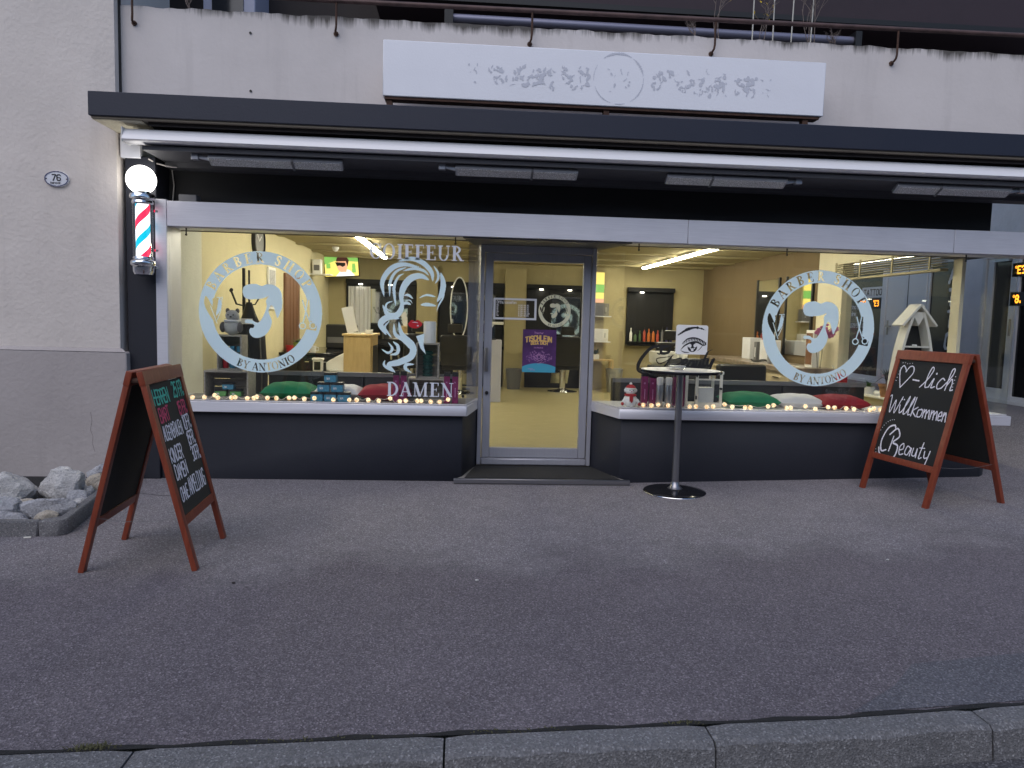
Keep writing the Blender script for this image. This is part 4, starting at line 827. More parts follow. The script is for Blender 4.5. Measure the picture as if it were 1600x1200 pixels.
# lady with words
q = lambda x, y: ((x-300)/4.444/163.5, (600-y)/4.444/163.5)      # drawn in metres round the film's centre
m = Mask(-.36, .36, -.56, .60, .003); pc = 1/4.444/163.5
for p, wd in (([(205, 205), (290, 186), (370, 212), (425, 270), (436, 330)], 34), ([(112, 440), (100, 345), (150, 262), (230, 225), (350, 240)], 36), ([(235, 268), (310, 250), (372, 262), (408, 292)], 20), ([(150, 440), (152, 345), (190, 275), (262, 242)], 20), ([(235, 505), (228, 430), (250, 360), (295, 312), (355, 298), (408, 322)], 46), ([(190, 500), (178, 380), (205, 310), (242, 285)], 20), ([(105, 500), (140, 560), (195, 565), (228, 520), (236, 440)], 40), ([(172, 470), (132, 488), (128, 520), (165, 540)], 13), ([(440, 228), (468, 272), (470, 312), (452, 345)], 17), ([(488, 275), (505, 340), (498, 405), (468, 465)], 38), ([(514, 365), (508, 430), (478, 490), (464, 534)], 12), ([(248, 430), (275, 428), (304, 450)], 17), ([(345, 445), (395, 424), (455, 433)], 15), ([(232, 492), (262, 480), (290, 490)], 20), ([(358, 490), (402, 487), (458, 494)], 24), ([(212, 585), (140, 580), (92, 625), (128, 695)], 42), ([(148, 605), (120, 650), (165, 715)], 16), ([(180, 620), (190, 690), (250, 735), (318, 810)], 26), ([(212, 610), (235, 690), (305, 765), (300, 835), (220, 880), (150, 900), (190, 948)], 46), ([(122, 870), (120, 905), (180, 945)], 18), ([(100, 795), (145, 818), (172, 790), (145, 748)], 18), ([(158, 832), (205, 818), (208, 772), (178, 743)], 24), ([(318, 892), (268, 896), (262, 922), (300, 948)], 24), ([(250, 465), (285, 462), (300, 480)], 7)):
    m.curve([q(*a) for a in p], wd*pc, True)
m.poly([q(330, 702), q(386, 682), q(380, 760), q(396, 822), q(362, 785), q(345, 740)])
LX, LZ = -.457, 1.510
film('window_film', m, (LX, .0105, LZ), 'blue_film', 'pale blue film of a woman with long wavy hair on the left window')
m = Mask(-.1, .14, -.1, .08, .0022); m.poly([tuple(a) for a in catmull([q(x, y) for x, y in ((273, 620), (298, 594), (320, 601), (342, 592), (370, 620), (345, 644), (316, 649), (288, 640), (273, 620))], 6)])
film('lip_film', m, (LX, .0095, LZ), 'lip_red', 'red lips on the film of the woman')
m = Mask(-.1, .14, -.1, .08, .002); m.curve([q(302, 610), q(322, 608), q(342, 612)], .007, True); m.ell(*q(340, 631), .010, .006); o = film('lip_highlight', m, (LX, .0085, LZ), 'grey_film', 'pale gloss marks on the red lips of the film')
def words(text, cx, cz, h, name_, label):
    wd = serif_width(text, h); m = Mask(-.02, wd+.02, -.03*h, 1.06*h, .0026); serif_line(m, text, 0, 0, h); film('window_lettering', m, (cx-wd/2, .0105, cz), 'grey_film', label, 'window lettering')
words('COIFFEUR', -.417, 2.072, .138, '', 'pale serif lettering COIFFEUR above the woman film')
words('DAMEN', -.367, .806, .135, '', 'pale serif lettering DAMEN at the foot of the left window')
# white eye card and black script on the right window
m = Mask(-.17, .17, -.15, .15, .0025); s_ = .155; h_ = .14; cr_ = .022
m.put((np.maximum(np.abs(m.X)-(s_-cr_), 0)**2+np.maximum(np.abs(m.Y)-(h_-cr_), 0)**2) <= cr_**2)
ey = thing('eye_card', 'white square card with a drawn eye on the right window', 'sticker', (2.195, .010, 1.402))
lpart('card', m.geo((0, 0, 0), UX, VZ), 'white', ey)
m = Mask(-.17, .17, -.15, .15, .0016); e = lambda x, y: ((x-810)/1130, (340-y)/1130)
m.curve([e(648, 296), e(690, 268), e(745, 235), (e(830, 210)), e(900, 215), e(955, 235)], .016, True, True, .5)
for i in range(9): a, b = e(660+i*14, 290-i*8); m.line([(a, b-.008), (a+.014, b+.012)], .007, True)
lpart('eyebrow_drawing', m.geo((0, -.001, 0), UX, VZ), 'ink', ey); m = Mask(-.17, .17, -.15, .15, .0016)
m.curve([e(690, 455), e(735, 405), e(800, 372), e(870, 365), e(935, 395), e(975, 385)], .018, True); m.curve([e(700, 390), e(760, 335), e(830, 320), (e(900, 335)), e(970, 380)], .014, True); m.curve([e(690, 455), e(730, 475), e(790, 478)], .010, True); m.curve([e(935, 395), e(900, 440), e(870, 462)], .006, True)
for i in range(15):
    t_ = i/14; x = 715+245*t_; y = 375-45*math.sin(math.pi*min(1, t_*1.0)); m.line([e(x, y+22), e(x+6, y-14)], .006+.007*t_, True)
m.ell(*e(820, 420), .046); m.ell(*e(790, 405), .018, None, False); m.ell(*e(850, 402), .017, None, False); m.ell(*e(820, 447), .014, None, False); m.ell(*e(800, 432), .006, None, False); m.ell(*e(842, 432), .007, None, False)
lpart('eye_drawing', m.geo((0, -.001, 0), UX, VZ), 'ink', ey)
m = Mask(-.42, .46, -.32, .22, .0026); b_ = lambda x, y: ((x-700)/6.667/163.5, (560-y)/6.667/163.5)
m.curve([b_(600, 395), b_(520, 405), b_(400, 425), b_(310, 515), b_(262, 605), b_(268, 665), b_(330, 695), b_(430, 735), b_(480, 728)], .034, True)
m.curve([b_(600, 400), b_(575, 470), b_(500, 480), b_(510, 420), b_(590, 410)], .028, True); m.curve([b_(450, 480), b_(480, 490), b_(520, 470)], .014, True)
m.curve([b_(640, 500), b_(560, 520), b_(455, 540), b_(480, 590), b_(560, 560), b_(620, 500), (b_(660, 480))], .010, True); m.curve([b_(620, 500), b_(560, 590), b_(520, 650)], .018, True); m.curve([b_(600, 560), b_(700, 530), b_(715, 570), b_(620, 620), (b_(560, 600))], .014, True)
for p in ([(720, 600), (770, 570), (770, 540), (735, 560), (725, 615), (760, 620), (800, 580)], [(850, 560), (810, 560), (790, 610), (820, 620), (850, 570), (845, 615), (870, 610)], [(880, 560), (870, 610), (895, 615), (920, 560), (915, 610), (940, 605)], [(985, 470), (950, 560), (945, 610), (970, 600)], [(1000, 540), (990, 590), (1015, 600), (1045, 540)], [(1060, 530), (1030, 610), (1000, 690), (985, 680)]):
    m.curve([b_(*a) for a in p], .021, False)
m.line([b_(920, 540), b_(1010, 520)], .010); m.curve([b_(960, 500), b_(1000, 450), b_(1050, 430)], .012, True)
film('window_lettering', m, (2.09, .0095, 1.195), 'ink', 'black script lettering with a big swoosh behind the bar table', 'window lettering')
# opening hours and poster on the door
oh = thing('opening_hours', 'white framed opening hours lettering on the door glass', 'lettering', (.54, .599, 1.655))
m = Mask(-.23, .23, -.12, .12, .002); m.rect(-.22, .22, -.108, .108).rect(-.198, .198, -.088, .088, False); lpart('frame', m.geo((0, 0, 0), UX, VZ), 'white_frame', oh)
m = Mask(-.2, .2, -.09, .09, .0012); hand(m, 'Offnungszeiten', -.185, .052, .027, .0042, .55, .46, 0, 0, 0)
for dx in (-.181, -.173): m.disc(dx, .084, .002)
for i, (dn, hr) in enumerate((('Mo', '9.00-18.30'), ('Di', '8.30-18.30'), ('Mi', '8.30-18.30'), ('Do', '8.30-18.30'), ('Fr', '8.30-20.00'), ('Sa', '8.00-16.00'))):
    y = .030-i*.0205; hand(m, dn, -.185, y, .0135, .0032, .75, .6, 0, 0, 0); hand(m, hr, .035, y, .0135, .0032, .95, .62, 0, 0, 0)
lpart('lettering', m.geo((0, -.001, 0), UX, VZ), 'letter_white', oh)
po = thing('event_poster', 'purple poster with yellow title and cyan foot on the door glass', 'poster', (.80, .598, 1.235))
g = G(); g.box(-.172, .172, -.001, .0005, -.218, .218); lpart('sheet', g, 'poster_purple', po)
m = Mask(-.172, .172, -.218, .218, .0016); m.ell(0, -.36, .32, .235); m.rect(-.172, .172, -.218, -.175); lpart('cyan_foot', m.geo((0, -.0016, 0), UX, VZ), 'poster_cyan', po)
m = Mask(-.172, .172, -.218, .218, .0014)
def arch(text, y, h, wd, x0, adv, asp, k):
    mm = Mask(-.172, .172, -.218, .218, .0014); hand(mm, text, x0, y, h, wd, adv, asp, 0, 0, 0); sh = (k*(1-(mm.X[0]/.15)**2)/.0014).astype(int)
    for i in range(mm.nx): mm.a[:, i] = np.roll(mm.a[:, i], sh[i])
    m.put(mm.a)
arch('TISCHLEIN', .085, .050, .012, -.142, .68, .50, .022); arch('DECK DICH', .052, .030, .008, -.085, .70, .52, .018)
lpart('title', m.geo((0, -.0018, 0), UX, VZ), 'poster_yellow', po)
m = Mask(-.172, .172, -.218, .218, .0014); rr = random.Random(2); hand(m, 'Theater', -.055, .175, .018, .0028, .8, .55, 0, 0, 0); hand(m, 'Das Musical', -.055, .028, .012, .0022, .8, .55, 0, 0, 0)
for i in range(90):
    a = rr.uniform(0, 6.28); r_ = rr.uniform(.03, .135); x, y = r_*math.cos(a), -.065+r_*.52*math.sin(a); c_ = rr.random()
    if c_ < .5: m.line([(x, y), (x+rr.uniform(-.013, .013), y+rr.uniform(-.01, .01)), (x+rr.uniform(-.013, .013), y+rr.uniform(-.01, .01))], .0025)
    else: m.ell(x, y, .005); m.ell(x, y, .003, None, False)
m.line([(-.06, -.06), (0, -.03), (.06, -.055), (.005, -.10), (-.06, -.06)], .004); m.ell(0, -.06, .02); m.ell(0, -.06, .016, None, False)
for i in range(2): hand(m, 'lllillliliilllillil', -.11+i*.02, -.186-.012*i, .006, .0015, .9, .5, 0, 0, 0)
lpart('doodles', m.geo((0, -.0020, 0), UX, VZ), 'poster_pink', po)

# ================================================================== WINDOW DISPLAYS
ZD = .733
def crate(loc, w, h, d, label, front=True, lie=True):
    t = thing('wooden_crate', label, 'crate', loc, 0, 'weathered crates in the left window'); th = .016; k = 3
    for x in (-w/2, w/2-th): g = G(); g.box(x, x+th, 0, d, 0, h); lpart('side_panel', g, 'grey_wood', t, bevel=.002)
    for z in (0, h-th):
        for i in range(k): g = G(); g.box(-w/2+th, w/2-th, i*d/k+.003, (i+1)*d/k-.003, z, z+th); lpart('slat', g, 'grey_wood', t)
    for i in range(k): g = G(); g.box(-w/2+th, w/2-th, d-.012, d, th+i*(h-2*th)/k+.003, th+(i+1)*(h-2*th)/k-.003); lpart('slat', g, 'grey_wood', t)
    return t
crate((-2.19, .16, ZD), .41, .265, .26, 'wide open crate with dark tins beside the left end of the window')
crate((-2.17, .20, ZD+.2655), .23, .335, .2, 'upright crate carrying the plush cat')
crate((-.33, .30, ZD), .36, .22, .24, 'dark lower crate behind the lettering DAMEN')
crate((-.32, .30, ZD+.2205), .225, .345, .2, 'upright crate holding a stack of dark green jars')
def tin(loc, w, d, h, mat, lid, label, grp, name='tin'):
    t = thing(name, label, 'tin', loc, 0, grp); g = G(); g.box(-w/2, w/2, -d/2, d/2, 0, h*.74); lpart('body', g, mat, t, bevel=.004)
    g = G(); g.box(-w/2-.002, w/2+.002, -d/2-.002, d/2+.002, h*.742, h); lpart('lid', g, lid, t, bevel=.004)
    m_ = Mask(-w/2, w/2, 0, h, .0016); hand(m_, 'WAX', -w*.28, h*.28, h*.22, .004, .8, .6, 0, 0, 0); lpart('print', m_.geo((0, -d/2-.001, 0), UX, VZ), 'letter_white', t)
for r_, n_ in ((0, 3), (1, 2), (2, 1)):
    for i in range(n_):
        lb = {(0, 0): 'left blue tin in the bottom row of the tin pyramid', (0, 1): 'middle blue tin in the bottom row of the tin pyramid', (0, 2): 'right blue tin in the bottom row of the tin pyramid', (1, 0): 'left blue tin in the second row of the tin pyramid', (1, 1): 'right blue tin in the second row of the tin pyramid', (2, 0): 'blue tin on top of the tin pyramid'}[(r_, i)]
        tin((-1.215+(i-(n_-1)/2)*.125, .14, ZD+r_*.0915), .112, .10, .09, 'tin_blue', 'black', lb, 'blue tins stacked in a pyramid')
for i, (x, z, mt, lb) in enumerate(((-2.265, ZD+.017, 'tin_green', 'left green tin inside the wide crate'), (-2.125, ZD+.017, 'tin_green', 'right green tin inside the wide crate'), (-2.195, ZD+.082, 'tin_blue', 'blue tin on the two green tins in the wide crate'))):
    tin((x, .27, z), .105, .08, .064, mt, 'black', lb, 'tins in the wide crate')
def can(loc, r, h, mat, cap, label, grp=None, name='can', cat='can'):
    t = thing(name, label, cat, loc, 0, grp); g = G(); g.lathe([(r*.95, 0), (r, .004), (r, h*.72), (r*.9, h*.745)], P0, 18); lpart('body', g, mat, t, smooth=True)
    g = G(); g.lathe([(r*.93, h*.746), (r*.93, h*.99), (r*.85, h)], P0, 18); lpart('cap', g, cap, t, smooth=True)
for i, (x, mt) in enumerate(((-2.235, 'lip_red'), (-2.17, 'tin_blue'), (-2.105, 'dark_green'))):
    can((x, .30, ZD+.2655+.017), .027, .21, mt, 'tin_blue', ('red and blue can at the left of the upright crate', 'blue can in the middle of the upright crate', 'green can at the right of the upright crate')[i], 'cans in the crate under the plush cat')
for i in range(7):
    g = G(); z = ZD+.2205+.017+i*.036; g.lathe([(.048, 0), (.052, .004), (.052, .02), (.044, .024), (.044, .034)], P0, 20); o = obj('jar', g, 'dark_green', None, smooth=True); o.location = (-.32, .40, z)
    tag(o, ('lowest', 'second', 'third', 'fourth', 'fifth', 'sixth', 'topmost')[i]+' dark green jar of the stack counted from below', 'jar', 'dark green jars stacked in a crate')
g = G(); g.lathe([(.06, 0), (.062, .01), (.062, .20), (.055, .21)], P0, 24); o = obj('white_canister', g, 'white', None, smooth=True); o.location = (-.305, .38, ZD+.2205+.345); tag(o, 'plain white canister on top of the jar crate', 'canister')
def product_box(x, y, w, h, label, grp):
    t = thing('product_box', label, 'box', (x, y, ZD), 0, grp); g = G(); g.box(-w/2, w/2, -.025, .025, 0, h*.86); lpart('body', g, 'magenta', t, bevel=.002); g = G(); g.box(-w/2-.001, w/2+.001, -.026, .026, h*.861, h); lpart('top_band', g, 'black', t, bevel=.002)
    m_ = Mask(-w/2, w/2, 0, h, .0016); hand(m_, 'M', -w*.16, h*.64, .016, .003, .8, .7, 0, 0, 0); m_.rect(-w*.05, w*.05, h*.2, h*.5); lpart('print', m_.geo((0, -.0262, 0), UX, VZ), 'poster_pink', t)
PB = 'magenta hair product boxes'
for x, lb in ((-.605, 'first magenta box from the left under the woman film'), (-.535, 'second magenta box from the left under the woman film'), (-.125, 'magenta box right of the dark lower crate'), (-.045, 'magenta box next to the doorway glass')): product_box(x, .16, .058, .30, lb, PB)
for x, lb in ((1.815, 'magenta box right behind the snowman'), (1.895, 'magenta box left of the spray cans'), (2.135, 'magenta box left of the white lantern'), (2.19, 'magenta box touching the white lantern')): product_box(x, .24, .062, .34, lb, PB)
for x, lb in ((1.955, 'silver spray can with white cap, left of the pair'), (2.045, 'silver spray can with white cap, right of the pair')): can((x, .19, ZD), .034, .29, 'silver', 'white', lb, 'spray cans beside the lantern', 'spray_can')
# cushions
def cushion(loc, w, d, h, mat, label, rz=0.0, tilt=0.0):
    n = 18; g = G(); vs = []
    for s_ in (1, -1):
        for j in range(n+1):
            for i in range(n+1):
                a, b = -1+2*i/n, -1+2*j/n; e = max(0, (1-abs(a)**3.2)*(1-abs(b)**3.2))**.55; kx = 1-.10*(1-abs(b))**1*abs(a)**4*0-.06*math.cos(b*math.pi/2)*abs(a); ky = 1-.06*math.cos(a*math.pi/2)*abs(b)
                vs.append((a*w/2*kx, b*d/2*ky, h/2+s_*h/2*e+.004*math.sin(a*9+b*5)*e))
    k = (n+1)**2
    fs = [tuple(o_+j*(n+1)+i+c for c in ((0, 1, n+2, n+1) if o_ == 0 else (0, n+1, n+2, 1))) for o_ in (0, k) for j in range(n) for i in range(n)]
    g.add(vs, fs); bmv = obj('cushion', g, mat, None, smooth=True, label=label, cat='cushion', group='cushions on the window decks'); bmv.location = loc; bmv.rotation_euler = (tilt, 0, rz)
cushion((-1.64, .34, ZD-.002), .50, .40, .155, 'cushion_green', 'green cushion in the left window', .05, rad(3)); cushion((-1.18, .40, ZD-.002), .46, .34, .14, 'cushion_white', 'white cushion in the left window behind the tin pyramid', -.05, rad(3)); cushion((-.72, .36, ZD-.002), .52, .38, .15, 'cushion_red', 'red cushion in the left window', .03, rad(3))
cushion((2.91, .34, ZD-.002), .55, .38, .15, 'cushion_green', 'green cushion in the right window beside the lantern', .03, rad(3)); cushion((3.42, .38, ZD-.002), .50, .36, .135, 'cushion_white', 'white cushion in the right window', -.04, rad(3)); cushion((3.85, .34, ZD-.002), .52, .38, .14, 'cushion_red', 'red cushion in the right window', .05, rad(3))
# fairy lights
def fairy(xs_, label, seed):
    rr = random.Random(seed); t = thing('string_lights', label, 'string lights', (xs_[0], .08, ZD), 0, 'globe string lights on the window decks'); pts = []; bm_ = G(); bm_.ball((0, 0, 0), .021, n=14, k=9)
    o0 = lpart('bulb', bm_, 'bulb_light', t, smooth=True); first = True
    for i, x in enumerate(xs_):
        y = .07+rr.uniform(-.02, .07); z = .0205+(rr.uniform(.0, .022) if rr.random() < .45 else 0)
        pts += [(x-xs_[0]-.02, y-.08+.02, .03+rr.uniform(0, .012)), (x-xs_[0], y-.08+.012, z+.018)]
        if first: o = o0; first = False
        else: o = o0.copy(); COL.objects.link(o); o.parent = t
        o.location = (x-xs_[0], y-.08, z)
        if i % 1 == 0 and i < len(xs_)-1: pts.append(((x+xs_[i+1])/2-xs_[0], .0+rr.uniform(-.01, .06), .004+rr.uniform(0, .03)))
    g = G(); g.tube([tuple(p) for p in catmull(pts, 4)], .003, 5); lpart('cord', g, 'wire', t, smooth=True)
L1 = [at(x, 632, .08).x for x in (302, 319, 333, 341, 361, 369, 387, 396, 402, 416, 430, 450, 460, 475, 491, 500, 521, 530, 545, 557, 575, 592, 609, 625, 634, 652, 658, 673, 687, 700)]
fairy(L1, 'glowing globe string lights along the deck of the left window', 1)
L2 = [at(x, 642, .08).x for x in (1007, 1019, 1029, 1046, 1076, 1088, 1103, 1117, 1134, 1146, 1165, 1173, 1199, 1212, 1231, 1239, 1262, 1273, 1293, 1304, 1325, 1337, 1359, 1363, 1380)]
fairy(L2, 'glowing globe string lights along the deck of the right window', 2)
# plush cat
t = thing('plush_cat', 'grey plush cat in a pale scarf sitting on the upright crate', 'plush toy', (-2.17, .30, ZD+.2655+.335))
g = G(); g.ball((0, 0, .075), .085, .075, .078); lpart('body', g, 'plush_grey', t, smooth=True); g = G(); g.ball((.005, -.01, .178), .066, .06, .058); hd = lpart('head', g, 'plush_grey', t, smooth=True)
for s_ in (-1, 1): g = G(); g.ball((.005+s_*.045, -.005, .225), .020, .014, .026); lpart('ear', g, 'plush_dark', hd, smooth=True); g = G(); g.ball((.005+s_*.024, -.066, .188), .006); lpart('eye', g, 'black', hd, smooth=True); g = G(); g.ball((s_*.08, -.03, .07), .028, .03, .05); lpart('arm', g, 'plush_dark', t, smooth=True)
g = G(); g.ball((.005, -.068, .17), .010, .008, .007); lpart('nose', g, 'black', hd, smooth=True); g = G(); g.lathe([(.07, .118), (.078, .128), (.072, .142)], (0, 0, 0), 20); lpart('scarf', g, 'cushion_white', t, smooth=True)
# snowman
t = thing('snowman_figure', 'small snowman figure with red hat and red scarf by the doorway glass', 'figurine', (1.65, .12, ZD)); W3 = 'snow_white'
g = G(); g.ball((0, 0, .062), .072, .06, .066); lpart('body', g, W3, t, smooth=True); g = G(); g.ball((0, -.005, .158), .05, .046, .044); hd = lpart('head', g, W3, t, smooth=True)
for s_ in (-1, 1):
    g = G(); g.ball((s_*.048, 0, .162), .017, .017, .021); lpart('earmuff', g, W3, hd, smooth=True); g = G(); g.ball((s_*.017, -.047, .166), .0045); lpart('eye', g, 'black', hd, smooth=True); g = G(); g.ball((s_*.07, -.02, .055), .018, .018, .034, m=Matrix.Rotation(s_*-.5, 3, 'Y')); a_ = lpart('arm', g, W3, t, smooth=True)
    g = G(); g.ball((s_*.082, -.03, .034), .015, .015, .018); lpart('mitten', g, 'santa_red', a_, smooth=True)
g = G(); g.lathe([(.048, .176), (.05, .186), (.044, .2), (.028, .214), (.006, .222)], P0, 20); ht = lpart('hat', g, 'santa_red', t, smooth=True); g = G(); g.ball((0, 0, .226), .014); lpart('pompom', g, W3, ht, smooth=True); g = G(); g.lathe([(.05, .174), (.053, .18), (.05, .188)], P0, 20); lpart('hat_brim', g, W3, ht, smooth=True)
g = G(); g.lathe([(.045, .106), (.058, .112), (.058, .124), (.045, .13)], P0, 20); g.box(-.02, .012, -.066, -.05, .06, .115); lpart('scarf', g, 'santa_red', t, smooth=True); g = G(); g.ball((0, -.061, .055), .008); lpart('button', g, 'santa_red', t, smooth=True); g = G(); g.ball((0, -.052, .156), .005); lpart('nose', g, 'lip_red', hd, smooth=True)
# lantern
t = thing('white_lantern', 'white wooden lantern with glass sides behind the table column', 'lantern', (2.40, .32, ZD)); a, b, hh = .185, .13, .36
g = G(); g.box(-a, a, -b, b, 0, .03); lpart('base', g, 'white_wood', t, bevel=.003); g = G(); g.box(-a-.008, a+.008, -b-.008, b+.008, hh-.03, hh); lpart('top', g, 'white_wood', t, bevel=.003)
for x in (-a+.012, -.07, a-.012):
    g = G(); g.box(x-.012, x+.012, -b, -b+.02, .0302, hh-.0302); lpart('post', g, 'white_wood', t)
for x in (-a+.012, a-.012): g = G(); g.box(x-.012, x+.012, b-.02, b, .0302, hh-.0302); lpart('post', g, 'white_wood', t)
for xa, xb, za, zb in ((-.058, a-.024, .27, .284), (.05, .062, .285, hh-.031), (-.058, a-.024, .0305, .05)): g = G(); g.box(xa, xb, -b+.003, -b+.016, za, zb); lpart('glazing_bar', g, 'white_wood', t)
g = G(); g.box(-.058, a-.024, -b+.008, -b+.011, .05, .27); lpart('pane', g, 'clear_glass', t)
for z in (.08, .30): g = G(); g.box(-.085, -.07, -b-.006, -b-.0005, z, z+.035); lpart('hinge', g, 'black', t)
g = G(); g.cyl((a-.02, -b-.0, .19), (a-.02, -b-.02, .19), .012, n=10); lpart('latch', g, 'black', t); g = G(); g.box(-.03, .12, -.06, .06, .0302, .19); lpart('inner_card', g, 'white', t)
# candle, pots, gift, figure on the right end of the deck and on the side sill
g = G(); g.lathe([(.036, 0), (.037, .004), (.037, .10), (.034, .104), (.012, .098), (.002, .098)], P0, 24); t = thing('pillar_candle', 'white pillar candle at the right end of the window deck', 'candle', (4.30, .14, ZD)); lpart('wax_body', g, 'wax', t, smooth=True); g = G(); g.cyl((0, 0, .097), (0, .002, .118), .0018, n=6); lpart('wick', g, 'black', t)
def leafblade(g, p, d, L, w_, curl=.3):
    p = Vector(p); d = Vector(d).normalized(); s_ = d.cross(Vector((0, 0, 1))); s_ = s_.normalized()*w_ if s_.length > .01 else Vector((w_, 0, 0)); v = []
    for k, ww in ((0, .5), (.35, 1), (.7, .75), (1, .05)): c = p+d*L*k-Vector((0, 0, curl*L*k*k)); v += [c-s_*ww, c+s_*ww]
    g.add(v, [(0, 1, 3, 2), (2, 3, 5, 4), (4, 5, 7, 6)])
ZS = .768
t = thing('spiky_pot_plant', 'dark spiky plant in a terracotta pot on the side sill', 'plant', (4.93, 1.30, ZS)); rr = random.Random(1)
g = G(); g.lathe([(.055, 0), (.075, .12), (.085, .12), (.085, .15), (.07, .15), (.065, .13), (.001, .13)], P0, 22); lpart('pot', g, 'terracotta', t, smooth=True); g = G(); g.cyl((0, 0, .12), (0, 0, .26), .012, .008, 8); lpart('trunk', g, 'twig', t)
g = G()
for i in range(60): a = rr.uniform(0, 6.28); e_ = rr.uniform(-.4, 1.3); leafblade(g, (0, 0, .17+.09*rr.random()), (math.cos(a)*math.cos(e_), math.sin(a)*math.cos(e_), math.sin(e_)), rr.uniform(.12, .24), .006)
lpart('leaves', g, 'dark_leaf', t)
t = thing('succulent', 'small green succulent in a white pot on the side sill', 'plant', (4.93, 1.66, ZS)); g = G(); g.lathe([(.05, 0), (.07, .09), (.062, .09), (.055, .075), (.001, .075)], P0, 20); lpart('pot', g, 'white', t, smooth=True); g = G()
for i in range(34): a = rr.uniform(0, 6.28); e_ = rr.uniform(.1, 1.3); leafblade(g, (0, 0, .075), (math.cos(a)*math.cos(e_), math.sin(a)*math.cos(e_), math.sin(e_)), rr.uniform(.06, .12), .011, .1)
lpart('leaves', g, 'leaf', t)
t = thing('gift_bag', 'shiny red gift bag on the side sill', 'gift bag', (4.95, 2.35, ZS)); g = G(); g.prism([(-.06, -.05), (.06, -.05), (.06, .05), (-.06, .05)], 0, .19); lpart('body', g, pm('red_foil', (.42, .02, .03), .25, .3, var=.4, vs=30, bmp=.6, bs=40), t, bevel=.01); g = G(); g.tube([(-.04, 0, .18), (-.05, 0, .24), (0, 0, .27), (.05, 0, .22), (.04, 0, .18)], .005, 6); lpart('handle', g, 'wire', t)
t = thing('orchid', 'pink orchid with two stems inside the right ring film', 'plant', (4.92, 2.92, ZS)); g = G(); g.lathe([(.06, 0), (.075, .12), (.068, .12), (.06, .1), (.001, .1)], P0, 20); lpart('pot', g, 'white', t, smooth=True); g = G(); fl = G(); lf = G(); rr = random.Random(6)
for s_ in (-1, 1):
    pp = [(s_*.01, 0, .1), (s_*.03, 0, .35), (s_*.05-.02, -.02, .58), (s_*.06+.0, -.06, .72), (s_*.07+.05, -.10, .80)]; g.tube([tuple(p) for p in catmull(pp, 5)], .0045, 6)
    for k in range(7):
        c = Vector(pp[3]).lerp(Vector(pp[4]), k/6)+Vector((rr.uniform(-.06, .06), rr.uniform(-.04, .04), rr.uniform(-.10, .05)))
        for j in range(5): a = j*1.2566+rr.random(); fl.ball(c+Vector((math.cos(a)*.026, rr.uniform(-.006, .006), math.sin(a)*.026)), .021, .005, .017, 8, 5)
for a in (0, 1.1, 2.4, 3.3, 4.4, 5.5): leafblade(lf, (0, 0, .10), (math.cos(a), math.sin(a)*.8, .45), .2, .028, .5)
lpart('stem', g, 'dark_leaf', t, smooth=True); lpart('flowers', fl, 'orchid_pink', t, smooth=True); lpart('leaves', lf, 'leaf', t)
t = thing('diffuser', 'small dark box with white stick figure on the side sill', 'ornament', (4.95, 2.62, ZS)); g = G(); g.box(-.05, .05, -.05, .05, 0, .13); lpart('body', g, 'grey_plastic', t, bevel=.006); g = G(); g.tube([(.02, 0, .13), (.05, 0, .2), (.03, 0, .26), (0, 0, .28)], .006, 6); lpart('stick', g, 'white', t)
# white church shaped wooden display with curved sides
t = thing('curved_display', 'white wooden display tower with curved side and small roof behind the right chalkboard', 'display stand', (4.62, .36, ZD))
def curved(s_):
    g = G(); n = 14; vs = []
    for i in range(n+1):
        z = 1.0*i/n; x = s_*(.20-.02*z-.135*z**2.6)
        for dx, dy in ((-.014, -.07), (.014, -.07), (.014, .07), (-.014, .07)): vs.append((x+dx, dy, z))
    return g.add(vs, [(i*4+j, i*4+(j+1) % 4, (i+1)*4+(j+1) % 4, (i+1)*4+j) for i in range(n) for j in range(4)]+[(3, 2, 1, 0), (n*4, n*4+1, n*4+2, n*4+3)])
lpart('side_board', curved(-1), 'white_wood', t); lpart('side_board', curved(1), 'white_wood', t)
g = G(); g.prism([(-.075, 1.0), (.075, 1.0), (.0, .86)], -.065, .065, Matrix.Rotation(rad(90), 4, 'X')); lpart('gable', g, 'white_wood', t)
for s_ in (-1, 1): g = G(); g.beam((0, 0, 1.075), (s_*.18, 0, .86), .022, .19, (0, 1, 0)); lpart('roof_board', g, 'white_wood', t, bevel=.003)
for z in (.02, .34, .64): g = G(); g.box(-.17+.06*z, .17-.06*z, -.065, .065, z, z+.014); lpart('shelf', g, 'white_wood', t)
g = G(); g.prism([(-.18, .0), (.18, .0), (.17, .5), (.10, .84), (0, .95), (-.10, .84), (-.17, .5)], -.071, -.066, Matrix.Rotation(rad(90), 4, 'X')); lpart('back_panel', g, 'black', t)
for z in (.355, .655):
    g = G(); g.lathe([(.022, 0), (.024, .012), (.02, .016), (.002, .014)], P0, 14); o = lpart('tea_light', g, 'white', t, smooth=True); o.location = (0, -.02, z)

